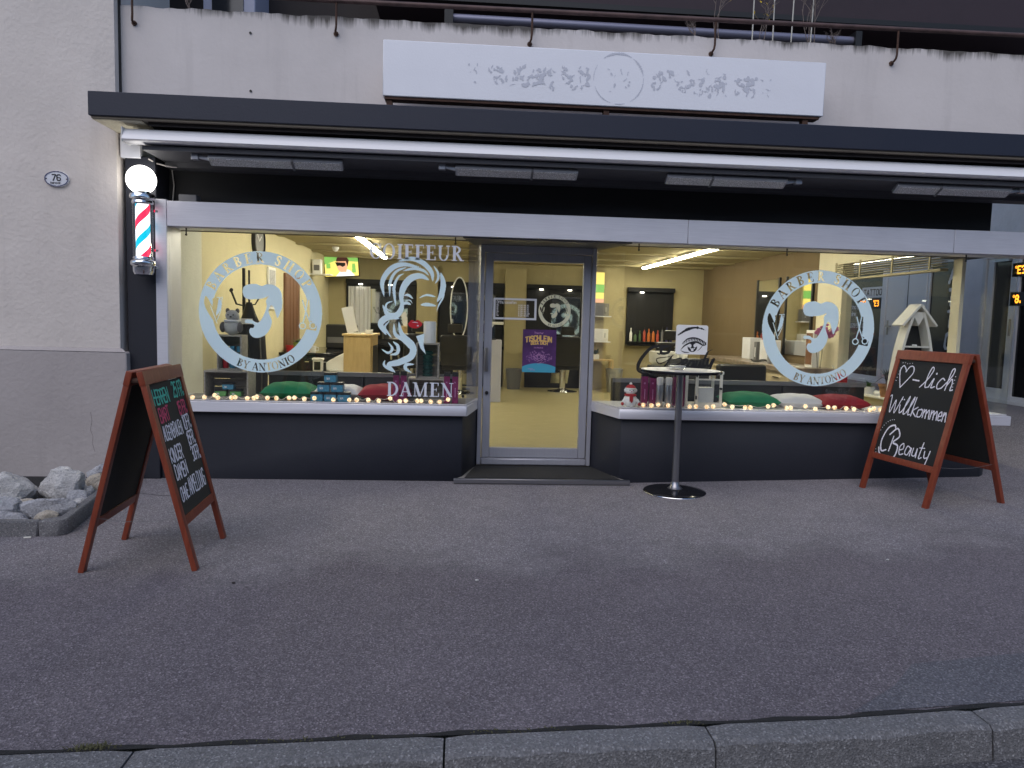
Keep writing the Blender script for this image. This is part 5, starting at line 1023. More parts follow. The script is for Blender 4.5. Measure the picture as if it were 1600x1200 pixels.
# ================================================================== FURNITURE INSIDE
def bench(xa, xb, y, label):
    t = thing('bench_seat', label, 'bench', ((xa+xb)/2, y, ZF), 0, 'black benches behind the windows')
    n = max(2, int((xb-xa)/.9)); L = (xb-xa)/n; w_ = (xb-xa)/2
    for i in range(n): g = G(); g.box(-w_+i*L+.004, -w_+(i+1)*L-.004, 0, .12, .30, .84); lpart('backrest', g, 'black_leather', t, bevel=.02, seg=2); g = G(); g.box(-w_+i*L+.004, -w_+(i+1)*L-.004, .125, .60, .30, .46); lpart('seat', g, 'black_leather', t, bevel=.02, seg=2)
    g = G(); g.box(-w_+.03, w_-.03, .02, .58, 0, .298); lpart('plinth', g, 'black', t)
    g = G(); g.box(-w_, w_, -.012, .002, .80, .845); lpart('rear_trim', g, 'grey_plastic', t, bevel=.003)
bench(-1.95, -.02, .74, 'long black leather bench behind the left window'); bench(1.60, 4.36, .74, 'long black leather bench behind the right window')
t = thing('wall_clock', 'round dark wall clock on the left yellow wall', 'clock', (-2.75, 3.3, 2.50)); RY = Matrix.Rotation(rad(90), 3, 'Y')
g = G(); g.lathe([(.001, 0), (.26, 0), (.26, .05), (.235, .055), (.235, .03), (.001, .03)], P0, 36, RY); lpart('case', g, 'black', t, smooth=True); g = G(); g.lathe([(.001, .031), (.234, .031), (.234, .033), (.001, .033)], P0, 36, RY); lpart('dial', g, 'grey_plastic', t)
for a, L in ((.6, .12), (2.4, .18)): g = G(); g.beam((.036, 0, 0), (.036, L*math.cos(a), L*math.sin(a)), .012, .004, (1, 0, 0)); lpart('hand', g, 'white', t)
def coat_stand():
    t = thing('coat_stand', 'coat stand hung with black barber capes by the left wall', 'coat stand', (-2.44, 1.62, ZF)); g = G(); g.cyl((0, 0, .03), (0, 0, 1.92), .018, n=12); g.cyl((.05, .03, .03), (.05, .03, 1.90), .012, n=10); lpart('pole', g, 'black', t, smooth=True); g = G(); g.lathe([(.22, 0), (.22, .02), (.05, .035), (.02, .035)], P0, 28); lpart('base', g, 'black', t, smooth=True)
    for a in (.4, 2.6, 4.3): g = G(); g.tube([(0, 0, 1.5), (.12*math.cos(a), .12*math.sin(a), 1.52), (.2*math.cos(a), .2*math.sin(a), 1.66)], .009, 6); g.ball((.2*math.cos(a), .2*math.sin(a), 1.67), .02); lpart('hook', g, 'black', t, smooth=True)
    for cx, cy, z1, r_, mt in ((.08, -.08, 1.42, .15, 'black_leather'), (.02, -.16, 1.22, .11, 'black')):
        g = G(); prof = [(.03, z1+.12), (.07, z1), (r_, z1-.25), (r_*1.15, z1-.7), (r_*1.1, .35)]; n = 26; vs = []
        for r2, z in prof:
            for i in range(n): a = 6.283*i/n; q_ = r2*(1+.16*math.sin(a*7)*(1 if r2 > .08 else 0)); vs.append((cx+q_*math.cos(a), cy+q_*math.sin(a)*.6, z))
        g.add(vs, [(j*n+i, j*n+(i+1) % n, (j+1)*n+(i+1) % n, (j+1)*n+i) for j in range(len(prof)-1) for i in range(n)]); lpart('hanging_cape', g, mt, t, smooth=True)
    g = G(); g.box(-.02, .14, -.20, -.17, 1.30, 1.36); lpart('cape_collar', g, 'white', t)
coat_stand()
t = thing('wall_mirror_picture', 'small framed picture above the coat stand on the left wall', 'picture', (-2.75, 4.0, 1.9)); g = G(); g.box(0, .03, -.2, .2, -.3, .3); lpart('frame', g, 'white', t, bevel=.004); g = G(); g.box(.0305, .033, -.16, .16, -.26, .26); lpart('print', g, 'grey_stone', t)
t = thing('wooden_door', 'dark brown wooden door in the left yellow wall', 'door', (-2.75, 5.28, ZF)); g = G(); g.box(0, .035, -.5, .5, 0, 2.05); lpart('leaf', g, 'brown_wood', t, bevel=.004)
for y in (-.36, -.12, .12, .36): g = G(); g.box(.0355, .042, y-.1, y+.1, .06, 1.99); lpart('board', g, 'brown_wood', t, bevel=.003)
g = G(); g.cyl((.042, .42, 1.0), (.09, .42, 1.0), .012); g.cyl((.08, .42, 1.0), (.08, .30, 1.0), .01); lpart('handle', g, 'chrome', t)
t = thing('sideboard', 'low black sideboard along the left wall with cups on it', 'sideboard', (-2.32, 5.6, ZF)); g = G(); g.box(-.42, .42, -1.1, 1.1, .05, .80); lpart('body', g, 'black', t, bevel=.006); g = G(); g.box(-.44, .44, -1.12, 1.12, .8005, .84); lpart('top', g, 'black_gloss', t, bevel=.006)
for i in range(3): g = G(); g.box(-.40+.272*i, -.16+.272*i, -1.118, -1.101, .12, .42); d_ = lpart('drawer', g, 'black', t, bevel=.004); g = G(); g.box(-.31+.272*i, -.25+.272*i, -1.13, -1.119, .36, .37); lpart('handle', g, 'chrome', d_); g = G(); g.box(-.40+.272*i, -.16+.272*i, -1.118, -1.101, .44, .76); d_ = lpart('drawer', g, 'black', t, bevel=.004); g = G(); g.box(-.31+.272*i, -.25+.272*i, -1.13, -1.119, .7, .71); lpart('handle', g, 'chrome', d_)
zt = ZF+.8402
for i, (x, y, mt, lb) in enumerate(((-2.64, 4.7, 'santa_red', 'red cup on the black sideboard'), (-2.42, 4.75, 'white_gloss', 'white cup in the middle of the black sideboard'), (-2.28, 4.68, 'white_gloss', 'white cup at the right of the black sideboard'))):
    t = thing('cup', lb, 'cup', (x, y, zt), 0, 'cups on the sideboard'); g = G(); g.lathe([(.045, 0), (.055, .1), (.05, .1), (.04, .01), (.001, .01)], P0, 20); lpart('bowl', g, mt, t, smooth=True); g = G(); g.tube([(.05, 0, .08), (.085, 0, .075), (.085, 0, .03), (.047, 0, .02)], .007, 6); lpart('handle', g, mt, t)
t = thing('flower_pot', 'green pot with mixed flowers on the black sideboard', 'plant', (-2.54, 4.85, zt)); g = G(); g.lathe([(.06, 0), (.08, .14), (.07, .14), (.06, .12), (.001, .12)], P0, 20); lpart('pot', g, pm('lime_green', (.25, .34, .04), .5), t, smooth=True); g = G(); rr = random.Random(3)
for i in range(40): a = rr.uniform(0, 6.28); leafblade(g, (0, 0, .12), (math.cos(a), math.sin(a), rr.uniform(.3, 1.6)), rr.uniform(.08, .18), .012)
lpart('leaves', g, 'leaf', t)
t = thing('printer', 'black office printer on the sideboard end near the desk', 'printer', (-2.1, 6.35, zt)); g = G(); g.box(-.25, .25, -.2, .2, 0, .42); lpart('body', g, 'black', t, bevel=.02); g = G(); g.box(-.22, .22, -.21, -.2005, .1, .2); lpart('paper_tray', g, 'grey_plastic', t)
def box_thing(name, label, cat, loc, dims, mat, extra=(), grp=None, bev=.006):
    t = thing(name, label, cat, loc, 0, grp); w_, d_, h_ = dims; g = G(); g.box(-w_/2, w_/2, -d_/2, d_/2, 0, h_); lpart('body', g, mat, t, bevel=bev)
    for nm, (xa, xb, ya, yb, za, zb), mt in extra: g = G(); g.box(xa, xb, ya, yb, za, zb); lpart(nm, g, mt, t, bevel=.003)
    return t
t = thing('reception_desk', 'light wooden reception desk with dark recess behind the woman film', 'desk', (-1.42, 3.9, ZF))
g = G(); g.box(-.20, .17, -.45, .45, 0, 1.14); lpart('body', g, 'light_wood', t, bevel=.006); g = G(); g.box(-.22, .20, -.47, .47, 1.1405, 1.17); lpart('top', g, 'light_wood', t, bevel=.004); g = G(); g.box(.1705, .176, -.38, .38, .2, 1.0); lpart('recess_panel', g, 'black', t)
g = G(); g.box(.176, .19, -.40, -.36, .0, 1.14); lpart('corner_post', g, 'light_wood', t)
t = thing('desk_sign', 'leaning cream card on the reception desk', 'sign', (-1.50, 3.6, ZF+1.1702)); g = G(); g.box(-.09, .06, -.01, .01, 0, .36, Matrix.Rotation(rad(-14), 4, 'Y')); o = lpart('card', g, 'cushion_white', t); o.location = (0, 0, .024); g = G(); g.box(-.06, .10, -.03, .05, 0, .018); lpart('foot', g, 'white', t)
box_thing('card_terminal', 'small white card terminal on the reception desk', 'card terminal', (-1.30, 3.7, ZF+1.1702), (.09, .16, .06), 'white', (('screen', (-.03, .03, -.05, .0, .0605, .064), 'black'),))
t = thing('side_table', 'low black table with papers left of the reception desk', 'table', (-1.98, 4.2, ZF)); g = G(); g.box(-.34, .30, -.3, .3, .56, .60); lpart('top', g, 'black_gloss', t, bevel=.004)
for x in (-.31, .27):
    for y in (-.27, .27): g = G(); g.box(x-.02, x+.02, y-.02, y+.02, 0, .5595); lpart('leg', g, 'black', t)
box_thing('mini_lantern', 'tiny white lantern on the low black table', 'lantern', (-2.08, 4.05, ZF+.6002), (.13, .13, .16), 'white', (('roof', (-.075, .075, -.075, .075, .1605, .19), 'white'), ('opening', (-.045, .045, -.068, -.0655, .02, .14), 'dark_leaf')))
t = thing('cash_register', 'white sloped cash register beside the reception desk', 'cash register', (-1.80, 4.25, ZF+.6002)); g = G(); g.prism([(-.17, 0), (.17, 0), (.17, .28), (.10, .28), (-.12, .16), (-.17, .12)], -.18, .18, Matrix.Rotation(rad(90), 4, 'X')); lpart('body', g, 'white', t, bevel=.01); g = G(); g.box(-.1, .12, -.25, -.18, 0, .03); lpart('drawer', g, 'white_gloss', t)
# television
t = thing('wall_television', 'wall television showing a man in sunglasses in the far left corner', 'television', (-2.41, 8.2, 2.53)); R = Matrix.Rotation(rad(-4), 4, 'Y')
g = G(); g.box(-.345, .345, -.03, .03, -.225, .225, R); lpart('case', g, 'black_gloss', t, bevel=.006); g = G(); g.box(-.05, .05, .03, .47, -.05, .05); lpart('wall_bracket', g, 'black', t)
def scr(pts, mat, k, nm): m_ = Mask(-.33, .33, -.21, .21, .004); m_.poly(pts); o = lpart(nm, m_.geo((0, -.031-k*.0015, 0), R.to_3x3() @ UX, R.to_3x3() @ VZ), mat, t)
scr([(-.33, -.21), (.33, -.21), (.33, .21), (-.33, .21)], 'screen_yellow', 0, 'screen'); scr([(-.33, .03), (-.1, .1), (.33, .06), (.33, .21), (-.33, .21)], 'screen_green', 1, 'picture_trees')
scr([(-.3, -.05), (-.22, -.05), (-.22, .05), (-.3, .05)], 'screen_green', 1, 'picture_bottle'); scr([(.2, -.15), (.28, -.15), (.27, .03), (.21, .03)], 'screen_green', 1.2, 'picture_bottle')
scr([(-.12, -.21), (-.02, -.10), (.05, -.06), (.16, -.10), (.26, -.21)], 'screen_white', 2, 'picture_shirt'); scr([(-.02, -.13), (.09, -.13), (.12, .0), (.11, .12), (-.08, .13), (-.09, -.02), (-.06, -.10)], 'screen_skin', 3, 'picture_face'); scr([(-.11, .08), (-.08, .16), (.0, .2), (.1, .18), (.15, .1), (.12, -.03), (.09, .08)], 'screen_hair', 4, 'picture_hair'); scr([(-.12, .07), (.08, .05), (.08, -.0), (.02, -.03), (-.03, .0), (-.09, -.01)], 'screen_black', 5, 'picture_sunglasses')
# back wall: dark stations with mirrors, beige pilasters
def station(xa, xb, label, mirror=None, curtain=False, name='styling_station', low=0.0):
    t = thing(name, label, 'mirror station', ((xa+xb)/2, 8.66, ZF), 0, 'black mirror stations on the back wall'); w_ = (xb-xa)/2
    g = G(); g.box(-w_, w_, -.05, -.002, low, 2.17); lpart('back_panel', g, 'black_paint', t, bevel=.004); g = G(); g.box(-w_, w_, -.36 if low == 0 else -.16, -.051, max(.80, low), max(.86, low+.04)); lpart('shelf', g, 'black_gloss', t, bevel=.004); g = G(); g.box(-w_, w_, -.14, -.0525, 2.08, 2.17); lpart('cornice', g, 'black_paint', t, bevel=.004)
    for k in range(max(1, int(w_*2/.6))):
        x = -w_+.3+.6*k; g = G(); g.cyl((x, -.10, 2.078), (x, -.10, 2.06), .04, n=14); lpart('fill_spot', g, 'fill_light', t)  # fill spots added under the cornice to brighten the room
    if mirror:
        mx0, mx1, mz0, mz1 = mirror; g = G(); g.box(mx0, mx1, -.065, -.0505, mz0, mz1); mo = lpart('mirror', g, 'mirror', t)
        for a in ((mx0-.03, mx0, mz0-.03, mz1+.03), (mx1, mx1+.03, mz0-.03, mz1+.03)): g = G(); g.box(a[0], a[1], -.075, -.0505, a[2], a[3]); lpart('mirror_frame', g, 'black', mo)
    if curtain:
        g = G(); n = 60; vs = []
        for z in (.75, 2.02):
            for i in range(n+1): vs.append((-w_+.05+.45*i/n, -.09+.014*math.sin(i*.52)+.008*math.sin(i*1.31+1), z))
        g.add(vs, [(i, i+1, n+2+i, n+1+i) for i in range(n)]); lpart('curtain', g, 'cushion_white', t, smooth=True)
    return t
station(-2.38, -.95, 'black mirror station with a pale curtain behind the reception desk', (-.25, .55, .95, 1.98), True)
station(-.48, .88, 'black mirror station left of the door view', (.1, .5, .95, 1.95)); station(1.36, 2.62, 'black mirror station straight behind the door glass', (-.10, .50, .92, 2.0)); station(3.50, 4.50, 'black station with coloured bottles behind the right window', None, low=.94)
for xa, xb in ((-.93, -.50), (.90, 1.34), (2.64, 3.0)):
    g = G(); g.box(xa, xb, 8.52, 8.669, ZF, 2.599); struct('wall_pilaster', g, 'back_plaster')
t = thing('round_mirror', 'lit oval standing mirror seen edge-on behind the woman film', 'mirror', (-.05, 7.9, ZF)); g = G(); ov = [(.16*math.cos(rad(a)), .60*math.sin(rad(a))) for a in range(0, 360, 10)]; g.prism(ov, -.02, .02, Matrix.Translation((0, 0, 1.62)) @ Matrix.Rotation(rad(90), 4, 'X')); lpart('glass', g, 'mirror', t); g = G(); g.tube([(x*1.06, -.03, 1.62+z*1.02) for x, z in ov+ov[:1]], .014, 6); lpart('light_ring', g, 'spot_ring' if 'spot_ring' in M else 'white_gloss', t, smooth=True); g = G(); g.cyl((0, 0, 0), (0, 0, 1.03), .025); g.lathe([(.25, 0), (.25, .02), (.03, .04)], P0, 24); lpart('stand', g, 'black', t)
# bottles on the station shelf at the right
rr = random.Random(12)
cols = ['white_gloss', 'bottle_green', 'bottle_green', 'bottle_red', 'bottle_orange', 'bottle_orange', 'bottle_red', 'grey_plastic', 'bottle_blue', 'bottle_blue']
t = thing('bottle_shelf', 'glass shelf with bottles on the black right station', 'shelf', (4.0, 8.5, ZF+1.02)); g = G(); g.box(-.48, .48, -.14, .10, 0, .02); lpart('board', g, 'clear_glass', t)
for i, mt in enumerate(cols):
    x = -.43+i*.096; r_ = rr.uniform(.026, .036); hh = rr.uniform(.16, .34); tt = thing('hair_product_bottle', ('first', 'second', 'third', 'fourth', 'fifth', 'sixth', 'seventh', 'eighth', 'ninth', 'tenth')[i]+' bottle from the left on the glass shelf of the right station', 'bottle', (4.0+x, 8.46, ZF+1.0402), 0, 'bottles on the glass shelf')
    g = G(); g.lathe([(r_, 0), (r_, hh*.6), (r_*.4, hh*.75), (r_*.35, hh*.8)], P0, 14); lpart('body', g, mt, tt, smooth=True); g = G(); g.cyl((0, 0, hh*.8), (0, 0, hh), r_*.4, n=10); lpart('cap', g, 'black' if i % 2 else mt, tt)
# barber chairs
def barber_chair(loc, rz, label, src=[]):
    if src: return clone(src[0], loc, rz, label)
    t = thing('barber_chair', label, 'chair', loc, rz, 'black barber chairs'); src.append(t)
    g = G(); g.box(-.28, .28, -.28, .26, .46, .60); lpart('seat', g, 'black_leather', t, bevel=.04, seg=3); g = G(); g.box(-.27, .27, .22, .36, .60, 1.16, Matrix.Translation((0, .06, 0)) @ Matrix.Rotation(rad(-7), 4, 'X')); lpart('backrest', g, 'black_leather', t, bevel=.05, seg=3); g = G(); g.box(-.13, .13, .24, .33, 1.2, 1.36, Matrix.Translation((0, .06, 0)) @ Matrix.Rotation(rad(-7), 4, 'X')); lpart('headrest', g, 'black_leather', t, bevel=.03, seg=3)
    for s_ in (-1, 1): g = G(); g.tube([(s_*.31, .25, .62), (s_*.33, .2, .78), (s_*.33, -.2, .8), (s_*.31, -.25, .6)], .025, 8); lpart('armrest', g, 'chrome', t, smooth=True)
    g = G(); g.lathe([(.30, 0), (.30, .02), (.12, .05), (.06, .08), (.06, .46)], P0, 28); lpart('pedestal', g, 'chrome', t, smooth=True); g = G(); g.beam((0, -.26, .5), (0, -.55, .14), .36, .03, (0, 0, 1)); lpart('footrest', g, 'chrome', t)
    return t
barber_chair((2.05, 7.75, ZF), rad(180), 'black barber chair seen through the door glass'); barber_chair((-.02, 7.0, ZF), rad(170), 'black barber chair near the oval mirror'); barber_chair((-.95, 7.3, ZF), rad(200), 'black barber chair right of the reception desk')
barber_chair((3.75, 5.6, ZF), rad(150), 'black barber chair left of the marble counter')
box_thing('white_pillar_stand', 'tall pale lilac stand just inside the door', 'stand', (.55, 5.9, ZF), (.30, .35, 1.07), 'lilac_panel')
t = thing('desk_lamp', 'white bent desk lamp on the pale stand', 'lamp', (.50, 5.85, ZF+1.0702)); g = G(); g.box(-.1, .1, -.08, .08, 0, .02); lpart('base', g, 'black', t); g = G(); g.tube([(-.05, 0, .02), (-.06, 0, .10), (.06, 0, .28)], .018, 8); lpart('arm', g, 'white', t, smooth=True); g = G(); g.box(.03, .23, -.04, .04, .26, .31); lpart('head', g, 'white', t, bevel=.01)
t = thing('waste_bin', 'clear waste bin by the back pilaster', 'bin', (1.10, 8.2, ZF)); g = G(); g.lathe([(.13, 0), (.17, .42), (.165, .42), (.125, .01), (.001, .01)], P0, 22); lpart('bucket', g, 'grey_plastic', t, smooth=True)
t = thing('waste_bin', 'grey wire waste bin under the wall shelves at the right', 'bin', (3.15, 8.0, ZF)); g = G(); g.lathe([(.14, 0), (.18, .48), (.175, .48), (.135, .01), (.001, .01)], P0, 22); lpart('bucket', g, 'silver', t, smooth=True)
# wall shelves right of the doorway (back wall)
for z, lb, mt in ((1.55, 'wall shelf with a grey appliance right of the doorway', 'grey_plastic'), (1.02, 'wall shelf with a white appliance right of the doorway', 'white')):
    t = thing('wall_shelf', lb, 'shelf', (2.83, 8.50, ZF+z), 0, 'wall shelves right of the doorway'); g = G(); g.box(-.28, .28, -.2, .018, -.02, 0); lpart('board', g, 'white_frame', t, bevel=.003)
    box_thing('appliance_box', 'grey appliance on the upper wall shelf' if mt == 'grey_plastic' else 'white steamer on the lower wall shelf', 'appliance', (2.83, 8.42, ZF+z+.0005), (.46, .2, .26), mt, (('door', (-.18, .12, -.108, -.1005, .04, .22), mt), ('handle', (.15, .17, -.115, -.1005, .08, .18), 'silver')))
t = thing('small_table', 'narrow wooden table with a potted plant right of the doorway', 'table', (2.9, 8.3, ZF)); g = G(); g.box(-.26, .26, -.18, .18, .62, .65); lpart('top', g, 'light_wood', t)
for x in (-.24, .24):
    for y in (-.16, .16): g = G(); g.box(x-.018, x+.018, y-.018, y+.018, 0, .6195); lpart('leg', g, 'light_wood', t)
t = thing('pot_plant', 'small leafy plant in a square white pot on the narrow table', 'plant', (2.8, 8.3, ZF+.6502)); g = G(); g.box(-.07, .07, -.07, .07, 0, .1); lpart('pot', g, 'white', t, bevel=.004); g = G(); rr = random.Random(9)
for i in range(26): a = rr.uniform(0, 6.28); leafblade(g, (0, 0, .1), (math.cos(a), math.sin(a), rr.uniform(.8, 2.2)), rr.uniform(.1, .24), .022)
lpart('leaves', g, 'leaf', t)
# light strip picture (lantern) on the back wall right of the doorway
t = thing('stained_glass_lamp', 'narrow colourful lit wall panel right of the doorway', 'lamp', (2.84, 8.515, 2.28)); 
for i, (mt, a, b) in enumerate((('screen_yellow', .05, .30), ('screen_green', -.12, .05), ('screen_yellow', -.25, -.12), ('screen_skin', -.33, -.25))): g = G(); g.box(-.13, .13, -.03, 0, a, b-.004); lpart('colour_panel', g, mt, t)
# right wall: mirrors, marble counter, wash basins, boxes
ct = thing('marble_counter', 'brown marble counter on a beige cabinet along the right wall', 'counter', (4.82, 4.6, ZF)); g = G(); g.box(-.30, .32, -1.7, 1.7, 0, .80); lpart('cabinet', g, 'beige', ct, bevel=.004); g = G(); g.box(-.34, .325, -1.75, 1.72, .8005, .87); lpart('top', g, 'marble', ct, bevel=.006)
for k in range(4): g = G(); y = -1.68+.84*k; g.box(-.315, -.3005, y+.01, y+.82, .5, .78); d_ = lpart('drawer', g, 'beige', ct, bevel=.003); g = G(); g.box(-.33, -.3155, y+.3, y+.5, .70, .715); lpart('handle', g, 'chrome', d_); g = G(); g.box(-.315, -.3005, y+.01, y+.82, .03, .49); lpart('cabinet_door', g, 'beige', ct, bevel=.003)
zc = ZF+.8705
for i, (y, w_, h_, mt, lb) in enumerate(((5.3, .34, .36, 'white_frame', 'pale grey box standing on the back of the marble counter'), (4.55, .34, .34, 'white_frame', 'pale grey box in the middle of the marble counter'), (4.9, .10, .30, 'grey_plastic', 'dark narrow box between the pale boxes on the counter'))):
    box_thing('counter_box', lb, 'box', (4.92, y, zc), (.2, w_, h_), mt, (('label_strip', (-.105, -.1005, -w_*.2, w_*.2, .05, h_*.7), 'letter_white'),), 'boxes on the marble counter')
can((4.66, 3.95, zc), .035, .26, 'silver', 'white', 'silver bottle with white cap on the marble counter', None, 'counter_bottle', 'bottle'); can((4.64, 3.7, zc), .03, .22, 'steel', 'black', 'steel brush tin with dark top on the marble counter', None, 'counter_bottle', 'bottle')
g = G(); ov = [(.12*math.cos(rad(a)), .18*math.sin(rad(a)), .02+.012*math.sin(rad(a*3))) for a in range(0, 361, 15)]; g.tube(ov, .012, 6); o = obj('hair_dryer_cord', g, 'black', None, smooth=True, label='coiled black cord lying on the marble counter', cat='cord'); o.location = (4.66, 4.3, zc-.0)
t = thing('framed_photo', 'upright photo display of a woman with long hair on the counter end', 'photo', (4.93, 3.15, zc)); g = G(); g.box(-.05, .05, -.11, .11, 0, .52); lpart('box', g, 'white', t, bevel=.004); g = G(); g.box(-.056, -.0505, -.09, .09, .04, .48); lpart('picture', g, 'brown_wood', t); g = G(); g.ball((-.057, -.01, .30), .002, .05, .09, 12, 8); lpart('picture_face', g, 'terracotta', t)
for i, y in enumerate((5.25, 4.1)):
    t = thing('wall_mirror', ('tall wall mirror at the back of the marble counter', 'tall wall mirror at the front of the marble counter')[i], 'mirror', (5.15, y, ZF+1.35), 0, 'mirrors on the right wall'); g = G(); g.box(-.02, -.001, -.42, .42, -.35, .85); lpart('glass', g, 'mirror', t)
    for s_ in (-1, 1): g = G(); g.box(-.035, -.001, s_*.44-.02, s_*.44+.02, -.37, .87); lpart('frame', g, 'black', t)
for i, (x, y) in enumerate(((3.05, 4.3), (3.35, 4.3))):
    t = thing('wash_basin', ('left white wash basin behind the bar table', 'right white wash basin behind the eye card')[i], 'wash basin', (x, y, ZF), 0, 'wash basins'); g = G(); g.box(-.12, .12, -.1, .2, 0, .78); lpart('pedestal', g, 'black', t, bevel=.01); g = G(); g.lathe([(.08, .78), (.14, .84), (.15, .96), (.14, 1.0), (.12, .98), (.10, .86), (.001, .84)], P0, 26, None, 1, 1.3); lpart('bowl', g, 'white_gloss', t, smooth=True); g = G(); g.tube([(0, .17, .96), (0, .17, 1.06), (0, .1, 1.09), (0, .04, 1.06)], .012, 8); lpart('tap', g, 'chrome', t, smooth=True)
t = thing('massage_chair', 'black reclining wash chair with red edge behind the bar table', 'chair', (3.35, 3.3, ZF)); g = G(); g.box(-.3, .3, -.3, .3, .38, .52); lpart('seat', g, 'black_leather', t, bevel=.05, seg=3); g = G(); g.box(-.3, .3, .2, .34, .52, 1.0, Matrix.Rotation(rad(-12), 4, 'X')); lpart('backrest', g, 'black_leather', t, bevel=.05, seg=3); g = G(); g.box(-.25, .25, -.25, .25, 0, .3795); lpart('base', g, 'black', t)
t = thing('armchair', 'low black armchair in front of the marble counter', 'chair', (3.85, 2.6, ZF)); g = G(); g.box(-.32, .32, -.3, .3, 0, .44); lpart('seat', g, 'black_leather', t, bevel=.04, seg=3); g = G(); g.box(-.34, .34, .305, .44, 0, .90); lpart('backrest', g, 'black_leather', t, bevel=.06, seg=3)
for s_ in (-1, 1): g = G(); g.box(s_*.39-.065, s_*.39+.065, -.3, .3, 0, .62); lpart('armrest', g, 'black_leather', t, bevel=.04, seg=3)

# ================================================================== NEIGHBOUR SHOP ON THE RIGHT
nb = thing('neighbour_shop', 'white shop front with glazed doors set back on the right', 'building', (8, 4, .5)); ZN = .52
def slab(name, ya, yb, za, zb, mat, x=8.0, th=.3, par=None, **k): g = G(); g.box(x, x+th, ya, yb, za, zb); return part(name, g, mat, par or nb, **k)
slab('wall', .6, 2.15, 0, 5, 'neighbour_plaster'); slab('pier', 3.98, 4.46, 0, 5, 'neighbour_plaster'); slab('wall', 9.2, 12, 0, 5, 'neighbour_plaster'); slab('wall_head', 2.15, 3.98, 2.75, 5, 'neighbour_plaster', 8.002); slab('wall_head', 4.46, 9.2, 2.75, 5, 'neighbour_plaster', 8.002); slab('plinth_sill', 2.15, 3.98, 0, .555, 'white_frame', 7.99); slab('plinth_sill', 4.46, 9.2, 0, .555, 'white_frame', 7.99)
def nwin(ya, yb, fw_=.07, name='shop_window', za=.556, zb=2.749):
    e = bpy.data.objects.new(name, None); COL.objects.link(e); e.parent = nb
    for a, b, c, d in ((ya, ya+fw_, za, zb), (yb-fw_, yb, za, zb), (ya+fw_, yb-fw_, za, za+fw_*1.3), (ya+fw_, yb-fw_, zb-fw_, zb)): slab('frame', a, b, c, d, 'white_frame', 8.03, .08, e, bevel=.004)
    slab('pane', ya+fw_, yb-fw_, za+fw_*1.3, zb-fw_, 'dark_window', 8.06, .012, e); return e
nwin(2.16, 3.36, .05); dn = nwin(3.37, 3.97, .12, 'shop_door'); slab('handle_plate', 3.41, 3.44, 1.5, 1.75, 'steel', 8.015, .015, dn); slab('door_closer', 3.5, 3.8, 2.6, 2.68, 'silver', 7.99, .04, dn)
nwin(4.47, 5.42, .06); nwin(6.75, 9.19, .06)
dn = bpy.data.objects.new('panel_door', None); COL.objects.link(dn); dn.parent = nb
for a, b in ((5.43, 5.52), (6.65, 6.74)): slab('frame', a, b, .556, 2.749, 'white_frame', 8.02, .08, dn, bevel=.004)
slab('leaf', 5.53, 6.64, .556, 2.749, 'white_frame', 8.04, .05, dn, bevel=.004); slab('leaf_joint', 5.98, 5.995, .56, 2.74, 'black', 8.036, .004, dn); slab('handle', 6.40, 6.56, 1.60, 1.625, 'steel', 7.99, .02, dn); slab('handle_plate', 6.54, 6.575, 1.45, 1.72, 'steel', 8.025, .015, dn)
UY = Vector((0, -1, 0))
def nletter(name, m_, P, mat, label, cat='lettering'): P = Vector(P); obj(name, m_.geo(P, UY, VZ), mat, None, loc=P, label=label, cat=cat)
m = Mask(-.25, .25, -1.7, .3, .006)
for i, ch in enumerate('ATTOO'): hand(m, ch, -.10, -.02-.36*i, .25, .05, .8, .62, .12, .03, .2)
nletter('window_lettering', m, (8.055, 4.80, 2.36), 'letter_white', 'vertical white tattoo lettering on the dark neighbour window')
m = Mask(-.5, .5, -.1, .2, .005); m.rect(-.45, .45, -.06, .15); mm = Mask(-.5, .5, -.1, .2, .005); hand(mm, 'TATTOOS', -.38, -.01, .11, .022, 1.0, .7, 0, 0, 0); m.put(mm.a, False)
nletter('tattoo_sign', m, (8.052, 7.1, 2.22), 'letter_white', 'TATTOOS sign in the far neighbour window', 'sign')
m = Mask(-.6, .6, -.5, .3, .005)
for i, tx in enumerate(('Martina Bergi', 'Termine', 'tel. 079 506 06 16')): hand(m, tx, -.45, -.14*i-.1*(i == 2), .08, .014, .8, .6, 0, 0, 0)
nletter('window_lettering', m, (8.055, 7.7, 1.95), 'letter_white', 'small white contact lettering on the far neighbour window')
m = Mask(-.5, .5, -.5, .6, .006); m.curve([(.15, .5), (-.05, .2), (.0, .1), (.25, .45)], .03, False); m.curve([(-.05, -.05), (-.25, .0), (-.32, -.25), (-.15, -.42), (.05, -.3), (.0, -.15), (-.12, -.2)], .028, False); m.curve([(.05, -.1), (.2, -.2), (.4, .0)], .024, False)
nletter('window_lettering', m, (8.055, 2.78, 1.75), 'letter_white', 'white script lettering on the neighbour window at the right edge')
def led(y, z, txt, label):
    t = thing('led_display', label, 'display', (8.04, y, z), 0, 'orange LED displays in the neighbour windows'); g = G(); g.box(-.01, .0, -.16, .16, -.10, .10); lpart('case', g, 'black', t)
    m_ = Mask(-.16, .16, -.1, .1, .004); hand(m_, txt, -.05, -.05, .10, .020, .78, .55, 0, 0, 0); m_.ell(-.085, .04, .02); m_.ell(-.085, .04, .008, None, False); lpart('digits', m_.geo((-.0115, 0, 0), UY, VZ), 'led_orange', t)
led(3.31, 2.46, 'E3', 'orange LED display at the top right edge of the photo'); led(3.31, 2.04, '8.', 'lower orange LED display at the right edge of the photo'); led(6.98, 2.05, 'E3', 'orange LED display seen through the right ring film'); led(7.45, 2.05, '63', 'left orange LED display seen through the right ring film')

